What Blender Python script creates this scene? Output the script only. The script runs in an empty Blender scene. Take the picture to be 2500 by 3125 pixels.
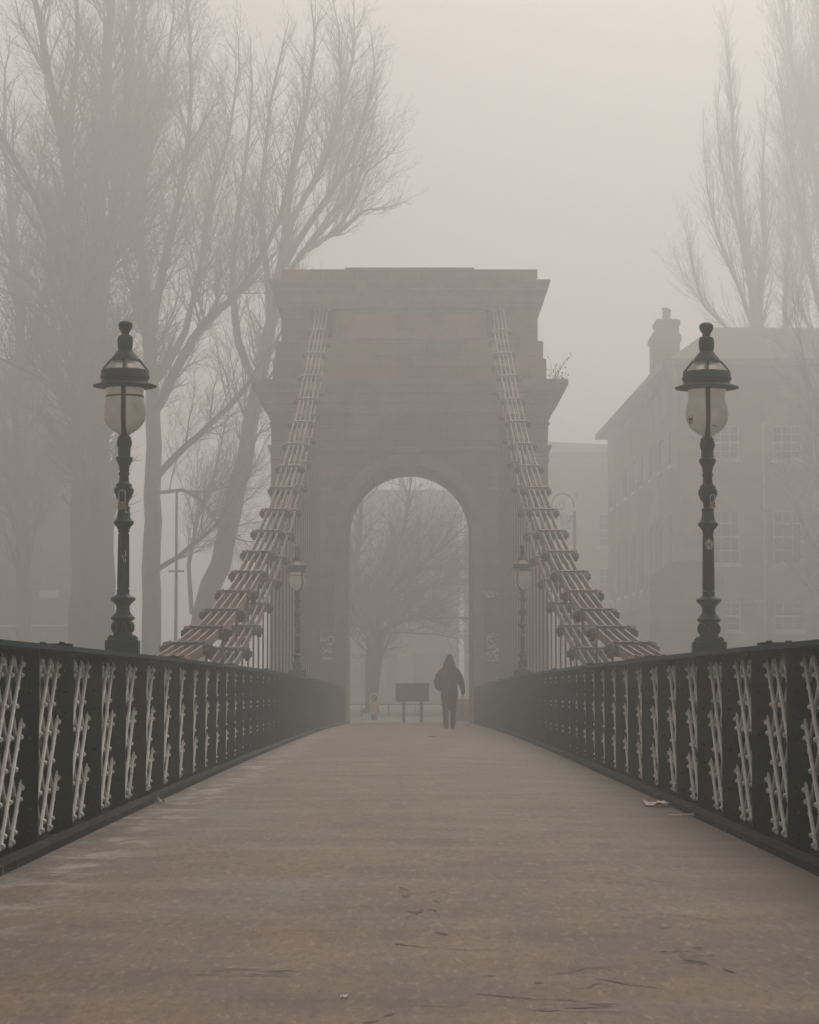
import bpy, math, random
from math import sin, cos, pi, radians, sqrt, atan, atan2
from mathutils import Vector
random.seed(11)
SC = bpy.context.scene
COL = SC.collection
F = 7400.0                      # focal length in photograph pixels
TH = atan(527.5 / F)            # camera looks up by this
CZ = 0.95                       # camera height over the deck where it stands
K = 2500 / 1725.0

def P(px, py, d):
    """world point seen at photograph pixel (px, py) at forward distance d"""
    v = (1562.5 - py) / F; u = (px - 1250) / F
    s = d / (cos(TH) - v * sin(TH))
    return Vector((u * s, d, (sin(TH) + v * cos(TH)) * s + CZ))
def D(x, y, d): return P(x * K, y * K, d)
def Zp(py, d): return P(1250, py, d).z

# ------------------------------------------------------------------ materials
def mat(name, c1, c2=None, scale=3.0, rough=.8, bump=0.0, stretch=(1, 1, 1), spec=.3, metal=0.0, c3=None, s3=30.0, t3=.62, detail=6, lo=.35, hi=.65, bscale=None):
    m = bpy.data.materials.new(name); m.use_nodes = True
    N = m.node_tree.nodes; L = m.node_tree.links
    b = N['Principled BSDF']
    b.inputs['Roughness'].default_value = rough
    b.inputs['Specular IOR Level'].default_value = spec
    b.inputs['Metallic'].default_value = metal
    c2 = c2 or tuple(x * .75 for x in c1)
    g = N.new('ShaderNodeNewGeometry'); mp = N.new('ShaderNodeMapping')
    mp.inputs['Scale'].default_value = stretch
    L.new(g.outputs['Position'], mp.inputs['Vector'])
    n = N.new('ShaderNodeTexNoise'); n.inputs['Scale'].default_value = scale; n.inputs['Detail'].default_value = detail
    n.inputs['Roughness'].default_value = .65
    L.new(mp.outputs[0], n.inputs['Vector'])
    r = N.new('ShaderNodeMapRange'); r.inputs[1].default_value = lo; r.inputs[2].default_value = hi
    L.new(n.outputs['Fac'], r.inputs[0])
    mx = N.new('ShaderNodeMix'); mx.data_type = 'RGBA'
    mx.inputs[6].default_value = (*c1, 1); mx.inputs[7].default_value = (*c2, 1)
    L.new(r.outputs[0], mx.inputs[0]); out = mx.outputs[2]
    if c3:
        n3 = N.new('ShaderNodeTexNoise'); n3.inputs['Scale'].default_value = s3; n3.inputs['Detail'].default_value = 5
        L.new(g.outputs['Position'], n3.inputs['Vector'])
        r3 = N.new('ShaderNodeMapRange'); r3.inputs[1].default_value = t3; r3.inputs[2].default_value = t3 + .06
        L.new(n3.outputs['Fac'], r3.inputs[0])
        m3 = N.new('ShaderNodeMix'); m3.data_type = 'RGBA'; m3.inputs[7].default_value = (*c3, 1)
        L.new(out, m3.inputs[6]); L.new(r3.outputs[0], m3.inputs[0]); out = m3.outputs[2]
    L.new(out, b.inputs['Base Color'])
    if bump:
        nb = N.new('ShaderNodeTexNoise'); nb.inputs['Scale'].default_value = bscale or scale * 6; nb.inputs['Detail'].default_value = 6
        L.new(mp.outputs[0], nb.inputs['Vector'])
        bp = N.new('ShaderNodeBump'); bp.inputs['Strength'].default_value = bump; bp.inputs['Distance'].default_value = .02
        L.new(nb.outputs['Fac'], bp.inputs['Height']); L.new(bp.outputs[0], b.inputs['Normal'])
    return m

def ashlar(name, c1, c2, cm, bw, bh, patch=None, axes='xz'):
    """coursed stone blocks: brick pattern in the wall plane plus weather staining"""
    m = mat(name, c1, c2, scale=.55, rough=.9, bump=.5, bscale=14, spec=.15, lo=.3, hi=.7)
    N = m.node_tree.nodes; L = m.node_tree.links; b = N['Principled BSDF']
    src = b.inputs['Base Color'].links[0].from_socket
    g = N.new('ShaderNodeNewGeometry'); sep = N.new('ShaderNodeSeparateXYZ'); cmb = N.new('ShaderNodeCombineXYZ')
    L.new(g.outputs['Position'], sep.inputs[0])
    ad = N.new('ShaderNodeMath'); ad.operation = 'ADD'
    L.new(sep.outputs['X'], ad.inputs[0]); L.new(sep.outputs['Y'], ad.inputs[1])
    L.new(ad.outputs[0], cmb.inputs['X']); L.new(sep.outputs['Z'], cmb.inputs['Y'])
    br = N.new('ShaderNodeTexBrick'); br.inputs['Scale'].default_value = 1
    br.inputs['Brick Width'].default_value = bw; br.inputs['Row Height'].default_value = bh
    br.inputs['Mortar Size'].default_value = .014; br.inputs['Mortar Smooth'].default_value = .4
    br.inputs['Color1'].default_value = (1, 1, 1, 1); br.inputs['Color2'].default_value = (.74, .72, .72, 1)
    br.inputs['Mortar'].default_value = (*cm, 1)
    L.new(cmb.outputs[0], br.inputs['Vector'])
    mu = N.new('ShaderNodeMix'); mu.data_type = 'RGBA'; mu.blend_type = 'MULTIPLY'; mu.inputs[0].default_value = 1
    L.new(src, mu.inputs[6]); L.new(br.outputs['Color'], mu.inputs[7]); out = mu.outputs[2]
    if patch:
        n = N.new('ShaderNodeTexNoise'); n.inputs['Scale'].default_value = .38; n.inputs['Detail'].default_value = 3
        L.new(g.outputs['Position'], n.inputs['Vector'])
        r = N.new('ShaderNodeMapRange'); r.inputs[1].default_value = .53; r.inputs[2].default_value = .62
        L.new(n.outputs['Fac'], r.inputs[0])
        mx = N.new('ShaderNodeMix'); mx.data_type = 'RGBA'; mx.inputs[7].default_value = (*patch, 1)
        sc = N.new('ShaderNodeMath'); sc.operation = 'MULTIPLY'; sc.inputs[1].default_value = .6
        L.new(r.outputs[0], sc.inputs[0]); L.new(sc.outputs[0], mx.inputs[0]); L.new(out, mx.inputs[6]); out = mx.outputs[2]
    L.new(out, b.inputs['Base Color'])
    return m

M = {}
M['green'] = mat('dark_green_paint', (.0, .028, .036), (.0, .038, .046), 5, .6, .15, spec=.08, c3=(.001, .030, .030), s3=4, t3=.66)
M['green2'] = mat('lamp_green_paint', (.0, .028, .036), (.0, .038, .046), 9, .5, .25, spec=.15)
M['cream'] = mat('cream_paint', (.84, .86, .83), (.66, .68, .66), 6, .5, .1, spec=.35, c3=(.20, .12, .07), s3=11, t3=.68)
M['red'] = mat('faded_red_paint', (.19, .115, .11), (.115, .08, .077), 2.2, .65, .3, c3=(.30, .27, .20), s3=9, t3=.60)
M['reddark'] = mat('grimy_red_paint', (.10, .05, .045), (.05, .032, .03), 5, .8, .3, c3=(.13, .12, .08), s3=10, t3=.62)
M['stone'] = ashlar('weathered_sandstone', (.26, .215, .185), (.15, .135, .125), (.42, .40, .39), 1.15, .42, (.38, .21, .16))
M['stonep'] = mat('pale_sandstone', (.29, .245, .215), (.18, .165, .152), 1.5, .9, .4)
M['tan'] = ashlar('tan_sandstone', (.24, .21, .18), (.16, .145, .13), (.7, .68, .66), .9, .34, (.30, .24, .17))
M['grey'] = ashlar('grey_sandstone', (.14, .13, .12), (.10, .095, .09), (.6, .58, .56), .9, .34)
M['slate'] = mat('slate_roof', (.045, .045, .048), (.035, .035, .037), 3, .8, .2)
M['frame'] = mat('white_window_paint', (.5, .49, .47), (.36, .35, .34), 4, .5)
M['greyframe'] = mat('grey_window_paint', (.10, .097, .095), (.08, .078, .076), 4, .6)
M['pane'] = mat('window_glass', (.03, .035, .04), (.04, .045, .05), 2, .12, spec=.6)
M['bark'] = mat('bark', (.035, .034, .032), (.022, .022, .021), 4, .9, .6, stretch=(1, 1, .3))
M['twig'] = mat('twig_bark', (.042, .038, .035), (.03, .028, .027), 4, .9)
M['leaf'] = mat('green_leaf', (.05, .07, .03), (.07, .06, .03), 6, .7)
M['steel'] = mat('steel', (.55, .55, .55), None, 10, .3, metal=1)
M['brass'] = mat('brass', (.42, .36, .26), (.34, .29, .2), 20, .45, metal=.4)
M['orange'] = mat('orange_brass', (.5, .24, .09), None, 20, .5)
M['white'] = mat('white_vinyl', (.62, .62, .60), (.45, .45, .44), 30, .6)
M['chalk'] = mat('white_spray_paint', (.75, .75, .76), (.5, .5, .5), 12, .8)
M['chalky'] = mat('yellow_spray_paint', (.55, .52, .28), None, 12, .8)
M['darkboard'] = mat('dark_board', (.03, .035, .035), None, 4, .6)
M['yellow'] = mat('yellow_plastic', (.95, .60, .18), (.9, .55, .15), 8, .5)
M['jacket'] = mat('black_jacket_fabric', (.012, .014, .015), (.02, .022, .023), 12, .8, .4)
M['trouser'] = mat('dark_trouser_fabric', (.02, .021, .023), (.028, .029, .031), 12, .85, .3)
M['boot'] = mat('boot_leather', (.012, .011, .011), None, 12, .6)
M['skin'] = mat('skin', (.45, .28, .21), (.40, .24, .18), 12, .55)
M['asphalt'] = mat('asphalt', (.06, .058, .056), (.045, .044, .043), 2, .85, .4)
M['paving'] = mat('paving', (.15, .14, .13), (.10, .095, .09), 2, .85, .4)
M['earth'] = mat('ground', (.075, .075, .06), (.05, .055, .04), .4, .95, .3)
M['kerb'] = mat('steel_kerb', (.012, .018, .02), (.006, .012, .014), 3, .8, .4, spec=.08, c3=(.11, .10, .09), s3=6, t3=.62)
M['line'] = mat('road_paint', (.6, .6, .57), (.4, .4, .38), 6, .8)
M['water'] = mat('river_water', (.03, .035, .032), (.025, .03, .028), .5, .12, .5, spec=.5)
M['paper'] = mat('paper_litter', (.80, .72, .69), (.6, .52, .5), 40, .8)
M['whitelit'] = mat('white_plastic_litter', (.9, .9, .88), (.8, .8, .78), 30, .6)
M['plant'] = mat('moss', (.06, .09, .03), None, 10, .9)

def frosted():
    m = bpy.data.materials.new('frosted_globe_glass'); m.use_nodes = True
    N = m.node_tree.nodes; L = m.node_tree.links; N.remove(N['Principled BSDF']); o = N['Material Output']
    g = N.new('ShaderNodeNewGeometry'); n = N.new('ShaderNodeTexNoise'); n.inputs['Scale'].default_value = 9; n.inputs['Detail'].default_value = 5
    L.new(g.outputs['Position'], n.inputs['Vector'])
    cr = N.new('ShaderNodeValToRGB'); cr.color_ramp.elements[0].position = .3; cr.color_ramp.elements[0].color = (.80, .79, .72, 1)
    cr.color_ramp.elements[1].position = .7; cr.color_ramp.elements[1].color = (.96, .95, .90, 1)
    L.new(n.outputs['Fac'], cr.inputs[0])
    d = N.new('ShaderNodeBsdfDiffuse'); t = N.new('ShaderNodeBsdfTranslucent'); gl = N.new('ShaderNodeBsdfGlossy'); gl.inputs['Roughness'].default_value = .25
    L.new(cr.outputs[0], d.inputs[0]); L.new(cr.outputs[0], t.inputs[0])
    a = N.new('ShaderNodeMixShader'); a.inputs[0].default_value = .72; L.new(d.outputs[0], a.inputs[1]); L.new(t.outputs[0], a.inputs[2])
    f = N.new('ShaderNodeFresnel'); f.inputs[0].default_value = 1.4
    b = N.new('ShaderNodeMixShader'); L.new(f.outputs[0], b.inputs[0]); L.new(a.outputs[0], b.inputs[1]); L.new(gl.outputs[0], b.inputs[2])
    L.new(b.outputs[0], o.inputs[0]); return m
M['globe'] = frosted()
M['roofglass'] = M['globe'].copy(); M['roofglass'].name = 'roof_pane_glass'
_N = M['roofglass'].node_tree.nodes; _L = M['roofglass'].node_tree.links; _o = [x for x in _N if x.type == 'OUTPUT_MATERIAL'][0]
_s = _o.inputs[0].links[0].from_socket; _t = _N.new('ShaderNodeBsdfTransparent'); _m = _N.new('ShaderNodeMixShader'); _m.inputs[0].default_value = .45
_L.new(_s, _m.inputs[1]); _L.new(_t.outputs[0], _m.inputs[2]); _L.new(_m.outputs[0], _o.inputs[0])

def deckmat():
    m = bpy.data.materials.new('worn_deck_surface'); m.use_nodes = True
    N = m.node_tree.nodes; L = m.node_tree.links; b = N['Principled BSDF']
    g = N.new('ShaderNodeNewGeometry'); sep = N.new('ShaderNodeSeparateXYZ'); L.new(g.outputs['Position'], sep.inputs[0])
    def noise(sc, st, det=6, ro=.6, dist=0, off=(0, 0, 0)):
        mp = N.new('ShaderNodeMapping'); mp.inputs['Scale'].default_value = st; mp.inputs['Location'].default_value = off
        L.new(g.outputs['Position'], mp.inputs[0])
        n = N.new('ShaderNodeTexNoise'); n.inputs['Scale'].default_value = sc; n.inputs['Detail'].default_value = det
        n.inputs['Roughness'].default_value = ro; n.inputs['Distortion'].default_value = dist
        L.new(mp.outputs[0], n.inputs['Vector']); return n.outputs['Fac']
    def rng(s, a, bb, lo=0, hi=1):
        r = N.new('ShaderNodeMapRange'); r.interpolation_type = 'SMOOTHSTEP'
        for i, v in zip((1, 2, 3, 4), (a, bb, lo, hi)): r.inputs[i].default_value = v
        L.new(s, r.inputs[0]); return r.outputs[0]
    def mul(a, bb):
        x = N.new('ShaderNodeMath'); x.operation = 'MULTIPLY'
        L.new(a, x.inputs[0]); (L.new(bb, x.inputs[1]) if not isinstance(bb, (int, float)) else setattr(x.inputs[1], 'default_value', bb)); return x.outputs[0]
    def mix(fac, a, col, bl='MIX'):
        x = N.new('ShaderNodeMix'); x.data_type = 'RGBA'; x.blend_type = bl
        L.new(fac, x.inputs[0])
        (L.new(a, x.inputs[6]) if not isinstance(a, tuple) else setattr(x.inputs[6], 'default_value', (*a, 1)))
        x.inputs[7].default_value = (*col, 1); return x.outputs[2]
    c = mix(rng(noise(.9, (1, .7, 1), 9, .75), .36, .64), (.150, .108, .076), (.095, .074, .058))
    c = mix(mul(rng(noise(5.0, (1, .3, 1), 10, .8), .47, .64), .5), c, (.08, .07, .063))       # streaks across the deck
    c = mix(mul(rng(noise(6, (.45, 1.3, 1), 8, .8, .5, (3, 1, 0)), .58, .61), .5), c, (.055, .052, .05))  # scratched lines
    c = mix(mul(rng(noise(.55, (.8, .35, 1), 3, .5, 0, (7, 2, 0)), .60, .70), .5), c, (.135, .145, .15))       # blue grey patches
    c = mix(mul(rng(noise(2.6, (.7, .9, 1), 6, .75, 1.6, (1, 9, 0)), .66, .72), .75), c, (.05, .058, .062))  # dark marks
    c = mix(mul(rng(noise(60, (1, 1, 1), 3), .62, .70), .55), c, (.30, .27, .24))            # grit
    c = mix(mul(rng(noise(34, (1, .22, 1), 4, .7, 0, (4, 4, 0)), .50, .62), .6), c, (.062, .05, .042))
    c = mix(mul(rng(noise(26, (1, .22, 1), 4, .7, 0, (9, 2, 0)), .56, .66), .5), c, (.25, .20, .155))
    c = mix(mul(rng(noise(95, (1, 1, 1), 2, .5, 0, (2, 5, 0)), .56, .66), .5), c, (.06, .055, .05))
    # pale dried grit along the left edge, damp grime along both kerbs
    eL = rng(sep.outputs['X'], -1.80, -1.35, 1, 0); gr = rng(noise(3.0, (1, .55, 1), 8, .75, .4), .46, .60)
    c = mix(mul(mul(eL, gr), .7), c, (.30, .295, .28))
    eK = rng(sep.outputs['X'], -2.03, -1.78, 1, 0); c = mix(mul(eK, mul(rng(noise(5, (1, .5, 1)), .35, .6), .85)), c, (.055, .055, .055))
    eR = rng(sep.outputs['X'], 1.15, 1.95, 0, 1); c = mix(mul(eR, mul(rng(noise(1.5, (.8, .5, 1), 6, .7), .25, .6), .75)), c, (.085, .072, .062))
    # a darker seam down the middle
    ab = N.new('ShaderNodeMath'); ab.operation = 'ABSOLUTE'
    ad = N.new('ShaderNodeMath'); ad.inputs[1].default_value = .06; L.new(sep.outputs['X'], ad.inputs[0]); L.new(ad.outputs[0], ab.inputs[0])
    c = mix(mul(rng(ab.outputs[0], .02, .12, 1, 0), mul(rng(noise(1.4, (3, 1.2, 1), 6, .8), .46, .6), .55)), c, (.07, .068, .066))
    L.new(c, b.inputs['Base Color'])
    ro = N.new('ShaderNodeMapRange'); ro.inputs[3].default_value = .42; ro.inputs[4].default_value = .8
    L.new(noise(1.2, (.6, 1.4, 1), 5), ro.inputs[0]); L.new(ro.outputs[0], b.inputs['Roughness'])
    b.inputs['Specular IOR Level'].default_value = .18
    bp = N.new('ShaderNodeBump'); bp.inputs['Strength'].default_value = .55; bp.inputs['Distance'].default_value = .012
    L.new(noise(22, (.6, 1.4, 1), 8, .75), bp.inputs['Height']); L.new(bp.outputs[0], b.inputs['Normal'])
    return m
M['deck'] = deckmat()

# ------------------------------------------------------------------ mesh helpers
class MB:
    def __init__(s): s.v = []; s.f = []
    def box(s, x0, x1, y0, y1, z0, z1):
        b = len(s.v)
        s.v += [(x0, y0, z0), (x1, y0, z0), (x1, y1, z0), (x0, y1, z0), (x0, y0, z1), (x1, y0, z1), (x1, y1, z1), (x0, y1, z1)]
        s.f += [tuple(b + i for i in q) for q in ((0, 3, 2, 1), (4, 5, 6, 7), (0, 1, 5, 4), (1, 2, 6, 5), (2, 3, 7, 6), (3, 0, 4, 7))]
        return s
    def bar(s, p, q, w, h, up=(0, 0, 1)):
        """rectangular bar from p to q: w across, h in the up direction"""
        p = Vector(p); q = Vector(q); t = (q - p).normalized(); a = t.cross(Vector(up))
        if a.length < 1e-4: a = t.cross(Vector((0, 1, 0)))
        a.normalize(); u = a.cross(t).normalized(); b = len(s.v)
        for c in (p, q):
            for i, j in ((-1, -1), (1, -1), (1, 1), (-1, 1)): s.v.append(tuple(c + a * (i * w / 2) + u * (j * h / 2)))
        s.f += [tuple(b + i for i in x) for x in ((0, 1, 2, 3), (7, 6, 5, 4), (0, 4, 5, 1), (1, 5, 6, 2), (2, 6, 7, 3), (3, 7, 4, 0))]
        return s
    def tube(s, pts, rad, n=6, caps=True):
        pts = [Vector(p) for p in pts]; b = len(s.v); m = len(pts)
        if not hasattr(rad, '__len__'): rad = [rad] * m
        ref = None
        for i, p in enumerate(pts):
            t = (pts[min(i + 1, m - 1)] - pts[max(i - 1, 0)]).normalized()
            if ref is None: ref = Vector((0, 0, 1)) if abs(t.z) < .8 else Vector((1, 0, 0))
            a = t.cross(ref); 
            if a.length < 1e-5: a = t.cross(Vector((.3, 1, .2)))
            a.normalize(); u = a.cross(t); ref = u if False else ref
            for k in range(n):
                w = 2 * pi * k / n; s.v.append(tuple(p + (a * cos(w) + u * sin(w)) * rad[i]))
        for i in range(m - 1):
            for k in range(n):
                s.f.append((b + i * n + k, b + i * n + (k + 1) % n, b + (i + 1) * n + (k + 1) % n, b + (i + 1) * n + k))
        if caps: s.f.append(tuple(b + k for k in range(n))[::-1]); s.f.append(tuple(b + (m - 1) * n + k for k in range(n)))
        return s
    def lathe(s, prof, n=24, c=(0, 0, 0), a0=0, a1=2 * pi, close=True):
        b = len(s.v); full = abs(a1 - a0 - 2 * pi) < 1e-6; nn = n if full else n + 1
        for r, z in prof:
            for k in range(nn):
                w = a0 + (a1 - a0) * k / n; s.v.append((c[0] + r * cos(w), c[1] + r * sin(w), c[2] + z))
        for i in range(len(prof) - 1):
            for k in range(n):
                k2 = (k + 1) % nn; s.f.append((b + i * nn + k, b + i * nn + k2, b + (i + 1) * nn + k2, b + (i + 1) * nn + k))
        if full and close:
            s.f.append(tuple(b + k for k in range(nn))[::-1]); s.f.append(tuple(b + (len(prof) - 1) * nn + k for k in range(nn)))
        return s
    def ball(s, c, r, n=8, m=5, sc=(1, 1, 1)):
        b = len(s.v); s.v.append((c[0], c[1], c[2] - r * sc[2]))
        for i in range(1, m):
            a = -pi / 2 + pi * i / m
            for k in range(n):
                w = 2 * pi * k / n
                s.v.append((c[0] + r * cos(a) * cos(w) * sc[0], c[1] + r * cos(a) * sin(w) * sc[1], c[2] + r * sin(a) * sc[2]))
        s.v.append((c[0], c[1], c[2] + r * sc[2])); e = len(s.v) - 1
        for k in range(n):
            k2 = (k + 1) % n; s.f.append((b, b + 1 + k2, b + 1 + k)); s.f.append((e, e - n + k, e - n + k2))
            for i in range(m - 2): s.f.append((b + 1 + i * n + k, b + 1 + i * n + k2, b + 1 + (i + 1) * n + k2, b + 1 + (i + 1) * n + k))
        return s
    def loft(s, rects, cx, cy):
        """stack of rectangles (half x, half y, z)"""
        b = len(s.v)
        for hx, hy, z in rects: s.v += [(cx - hx, cy - hy, z), (cx + hx, cy - hy, z), (cx + hx, cy + hy, z), (cx - hx, cy + hy, z)]
        m = len(rects)
        for i in range(m - 1):
            for k in range(4): s.f.append((b + 4 * i + k, b + 4 * i + (k + 1) % 4, b + 4 * i + 4 + (k + 1) % 4, b + 4 * i + 4 + k))
        s.f.append((b + 3, b + 2, b + 1, b)); s.f.append(tuple(b + 4 * (m - 1) + k for k in range(4)))
        return s
    def rings(s, rings):
        """closed loft through rings of equal vertex count"""
        b = len(s.v); n = len(rings[0])
        for r in rings: s.v += [tuple(p) for p in r]
        for i in range(len(rings) - 1):
            for k in range(n): s.f.append((b + i * n + k, b + i * n + (k + 1) % n, b + (i + 1) * n + (k + 1) % n, b + (i + 1) * n + k))
        s.f.append(tuple(b + k for k in range(n))[::-1]); s.f.append(tuple(b + (len(rings) - 1) * n + k for k in range(n)))
        return s
    def extrude(s, poly, y0, y1):
        """polygon in x,z (counter-clockwise seen from -y) extruded along y"""
        b = len(s.v); n = len(poly)
        s.v += [(x, y0, z) for x, z in poly] + [(x, y1, z) for x, z in poly]
        s.f.append(tuple(range(b, b + n))); s.f.append(tuple(range(b + 2 * n - 1, b + n - 1, -1)))
        for k in range(n): k2 = (k + 1) % n; s.f.append((b + k, b + n + k, b + n + k2, b + k2))
        return s
    def build(s, name, m, parent=None, smooth=False, loc=None, label=None, kind=None, bevel=0):
        me = bpy.data.meshes.new(name); me.from_pydata(s.v, [], s.f); me.update()
        if smooth:
            me.polygons.foreach_set('use_smooth', [True] * len(me.polygons))
            try: me.set_sharp_from_angle(angle=radians(40))
            except Exception: pass
        me.materials.append(M[m] if isinstance(m, str) else m)
        o = bpy.data.objects.new(name, me); COL.objects.link(o)
        if parent: o.parent = parent
        if loc: o.location = loc
        if label: o['label'] = label
        if kind: o['kind'] = kind
        if bevel:
            bm = o.modifiers.new('bevel', 'BEVEL'); bm.width = bevel; bm.segments = 2; bm.limit_method = 'ANGLE'
        return o

def tag(o, label, cat, group=None, kind=None):
    o['label'] = label; o['category'] = cat
    if group: o['group'] = group
    if kind: o['kind'] = kind
    return o
def thing(name, label, cat, loc=(0, 0, 0), group=None, rz=0):
    o = bpy.data.objects.new(name, None); COL.objects.link(o); o.location = loc; o.rotation_euler = (0, 0, rz)
    o.empty_display_size = .2
    return tag(o, label, cat, group)
def copy_tree(o, parent=None):
    c = o.copy(); COL.objects.link(c); c.parent = parent
    for ch in list(o.children): copy_tree(ch, c)
    return c

# ------------------------------------------------------------------ setting: deck, ground, water
DT = 82.4                                   # front face of the tower
def zd(y): return CZ - .945 - .95e-4 * (y - 22) ** 2
ZS = CZ - 1.35                              # street level behind the tower
ys = [-8 + i * .75 for i in range(121)] + [DT - .6]
ys = sorted(y for y in ys if y <= DT - .6)
b = MB()
for y in ys:
    z = zd(y); b.v += [(-2.12, y, z), (-1.0, y, z + .012), (0, y, z + .016), (1.0, y, z + .012), (2.12, y, z), (2.12, y, z - .25), (-2.12, y, z - .25)]
for i in range(len(ys) - 1):
    for k in range(7): b.f.append((i * 7 + k, i * 7 + (k + 1) % 7, i * 7 + 7 + (k + 1) % 7, i * 7 + 7 + k))
b.f.append(tuple(range(6, -1, -1))); n = len(b.v); b.f.append(tuple(range(n - 7, n)))
deck = b.build('bridge_deck', 'deck', kind='structure', smooth=False)
b = MB(); y = 3.0
b = MB().box(-200, 200, 78, 84.0, -9.5, ZS - .20); b.build('quay', 'stonep', kind='structure')
b = MB(); b.box(-215, 215, 84.0, 385, -1.0, ZS); b.build('ground', 'earth', kind='structure')
b = MB().box(-45, 45, 81.8, 104, ZS, ZS + .004)
b = MB(); b.v += [(-60, 81.79, ZS + .004), (60, 81.79, ZS + .004), (60, 103, ZS + .004), (-60, 103, ZS + .004)]; b.f.append((0, 1, 2, 3))
b.v += [(-60, 81.79, ZS - .2), (60, 81.79, ZS - .2)]; b.f.append((4, 5, 1, 0))
b.build('pavement', 'paving', kind='structure')
b = MB(); b.v += [(-90, 103.0, ZS + .008), (90, 103.0, ZS + .008), (90, 109, ZS + .008), (5, 109, ZS + .008), (5, 300, ZS + .008), (-5, 300, ZS + .008), (-5, 109, ZS + .008), (-90, 109, ZS + .008)]
b.f.append(tuple(range(8))); b.build('road', 'asphalt', kind='structure')
b = MB()
for x0, x1 in ((-9, -.4), (.6, 3.4)): b.box(x0, x1, 108.4, 108.55, ZS + .009, ZS + .013)
b.build('road_marking', 'line', kind='structure')
b = MB(); b.v += [(-215, -205, -7.5), (215, -205, -7.5), (215, 78, -7.5), (-215, 78, -7.5)]; b.f.append((0, 1, 2, 3))
b.build('river_water', 'water', kind='structure')

# ------------------------------------------------------------------ railings
SP = 1.44
XL, XB = 2.248, 2.335                       # lattice plane, back plate
HR = 1.19
def lattice_mesh():
    b = MB(); hx, hzz = .175, .178; nx, nz = 8, 6; W = nx * hx; z0 = .04; z1 = z0 + nz * hzz; m = hzz / hx
    def seg(c, sl):                         # line z = c + sl*y clipped to the panel
        pts = []
        for y in (0, W):
            z = c + sl * y
            if z0 - 1e-6 <= z <= z1 + 1e-6: pts.append((y, z))
        for z in (z0, z1):
            y = (z - c) / sl
            if 1e-6 < y < W - 1e-6: pts.append((y, z))
        pts = sorted(pts)
        return (pts[0], pts[-1]) if len(pts) >= 2 and pts[-1][0] - pts[0][0] > .05 else None
    for k in range(-8, 8, 2):
        s = seg(z0 + k * hzz, m)
        if s:
            (ya, za), (yb, zb) = s; L = sqrt((yb - ya) ** 2 + (zb - za) ** 2); ty, tz = (yb - ya) / L, (zb - za) / L
            b.tube([(0, ya, za), (0, ya + ty * .02, za + tz * .02), (0, yb - ty * .03, zb - tz * .03), (0, yb + ty * .012, zb + tz * .012)], [.010, .0125, .0125, .004], 6)
            b.ball((-.012, yb - ty * .035, zb - tz * .035 - .012), .018, 7, 4); b.ball((-.012, ya + ty * .035, za + tz * .035), .018, 7, 4)
    for k in range(1, 15, 2):
        s = seg(z0 + k * hzz, -m)
        if s: b.tube([(.020, s[0][0], s[0][1]), (.020, s[1][0], s[1][1])], .0125, 6)
    for i in range(nx):
        for j in range(nz):
            if (i + j) % 2 == 0: b.ball((-.013, (i + .5) * hx, z0 + (j + .5) * hzz - .012), .0165, 8, 5)
    return b
lat = lattice_mesh()
latR = MB(); latR.v = list(lat.v); latR.f = list(lat.f)
latL = MB(); latL.v = [(-x, y, z) for x, y, z in lat.v]; latL.f = [f[::-1] for f in lat.f]
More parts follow.
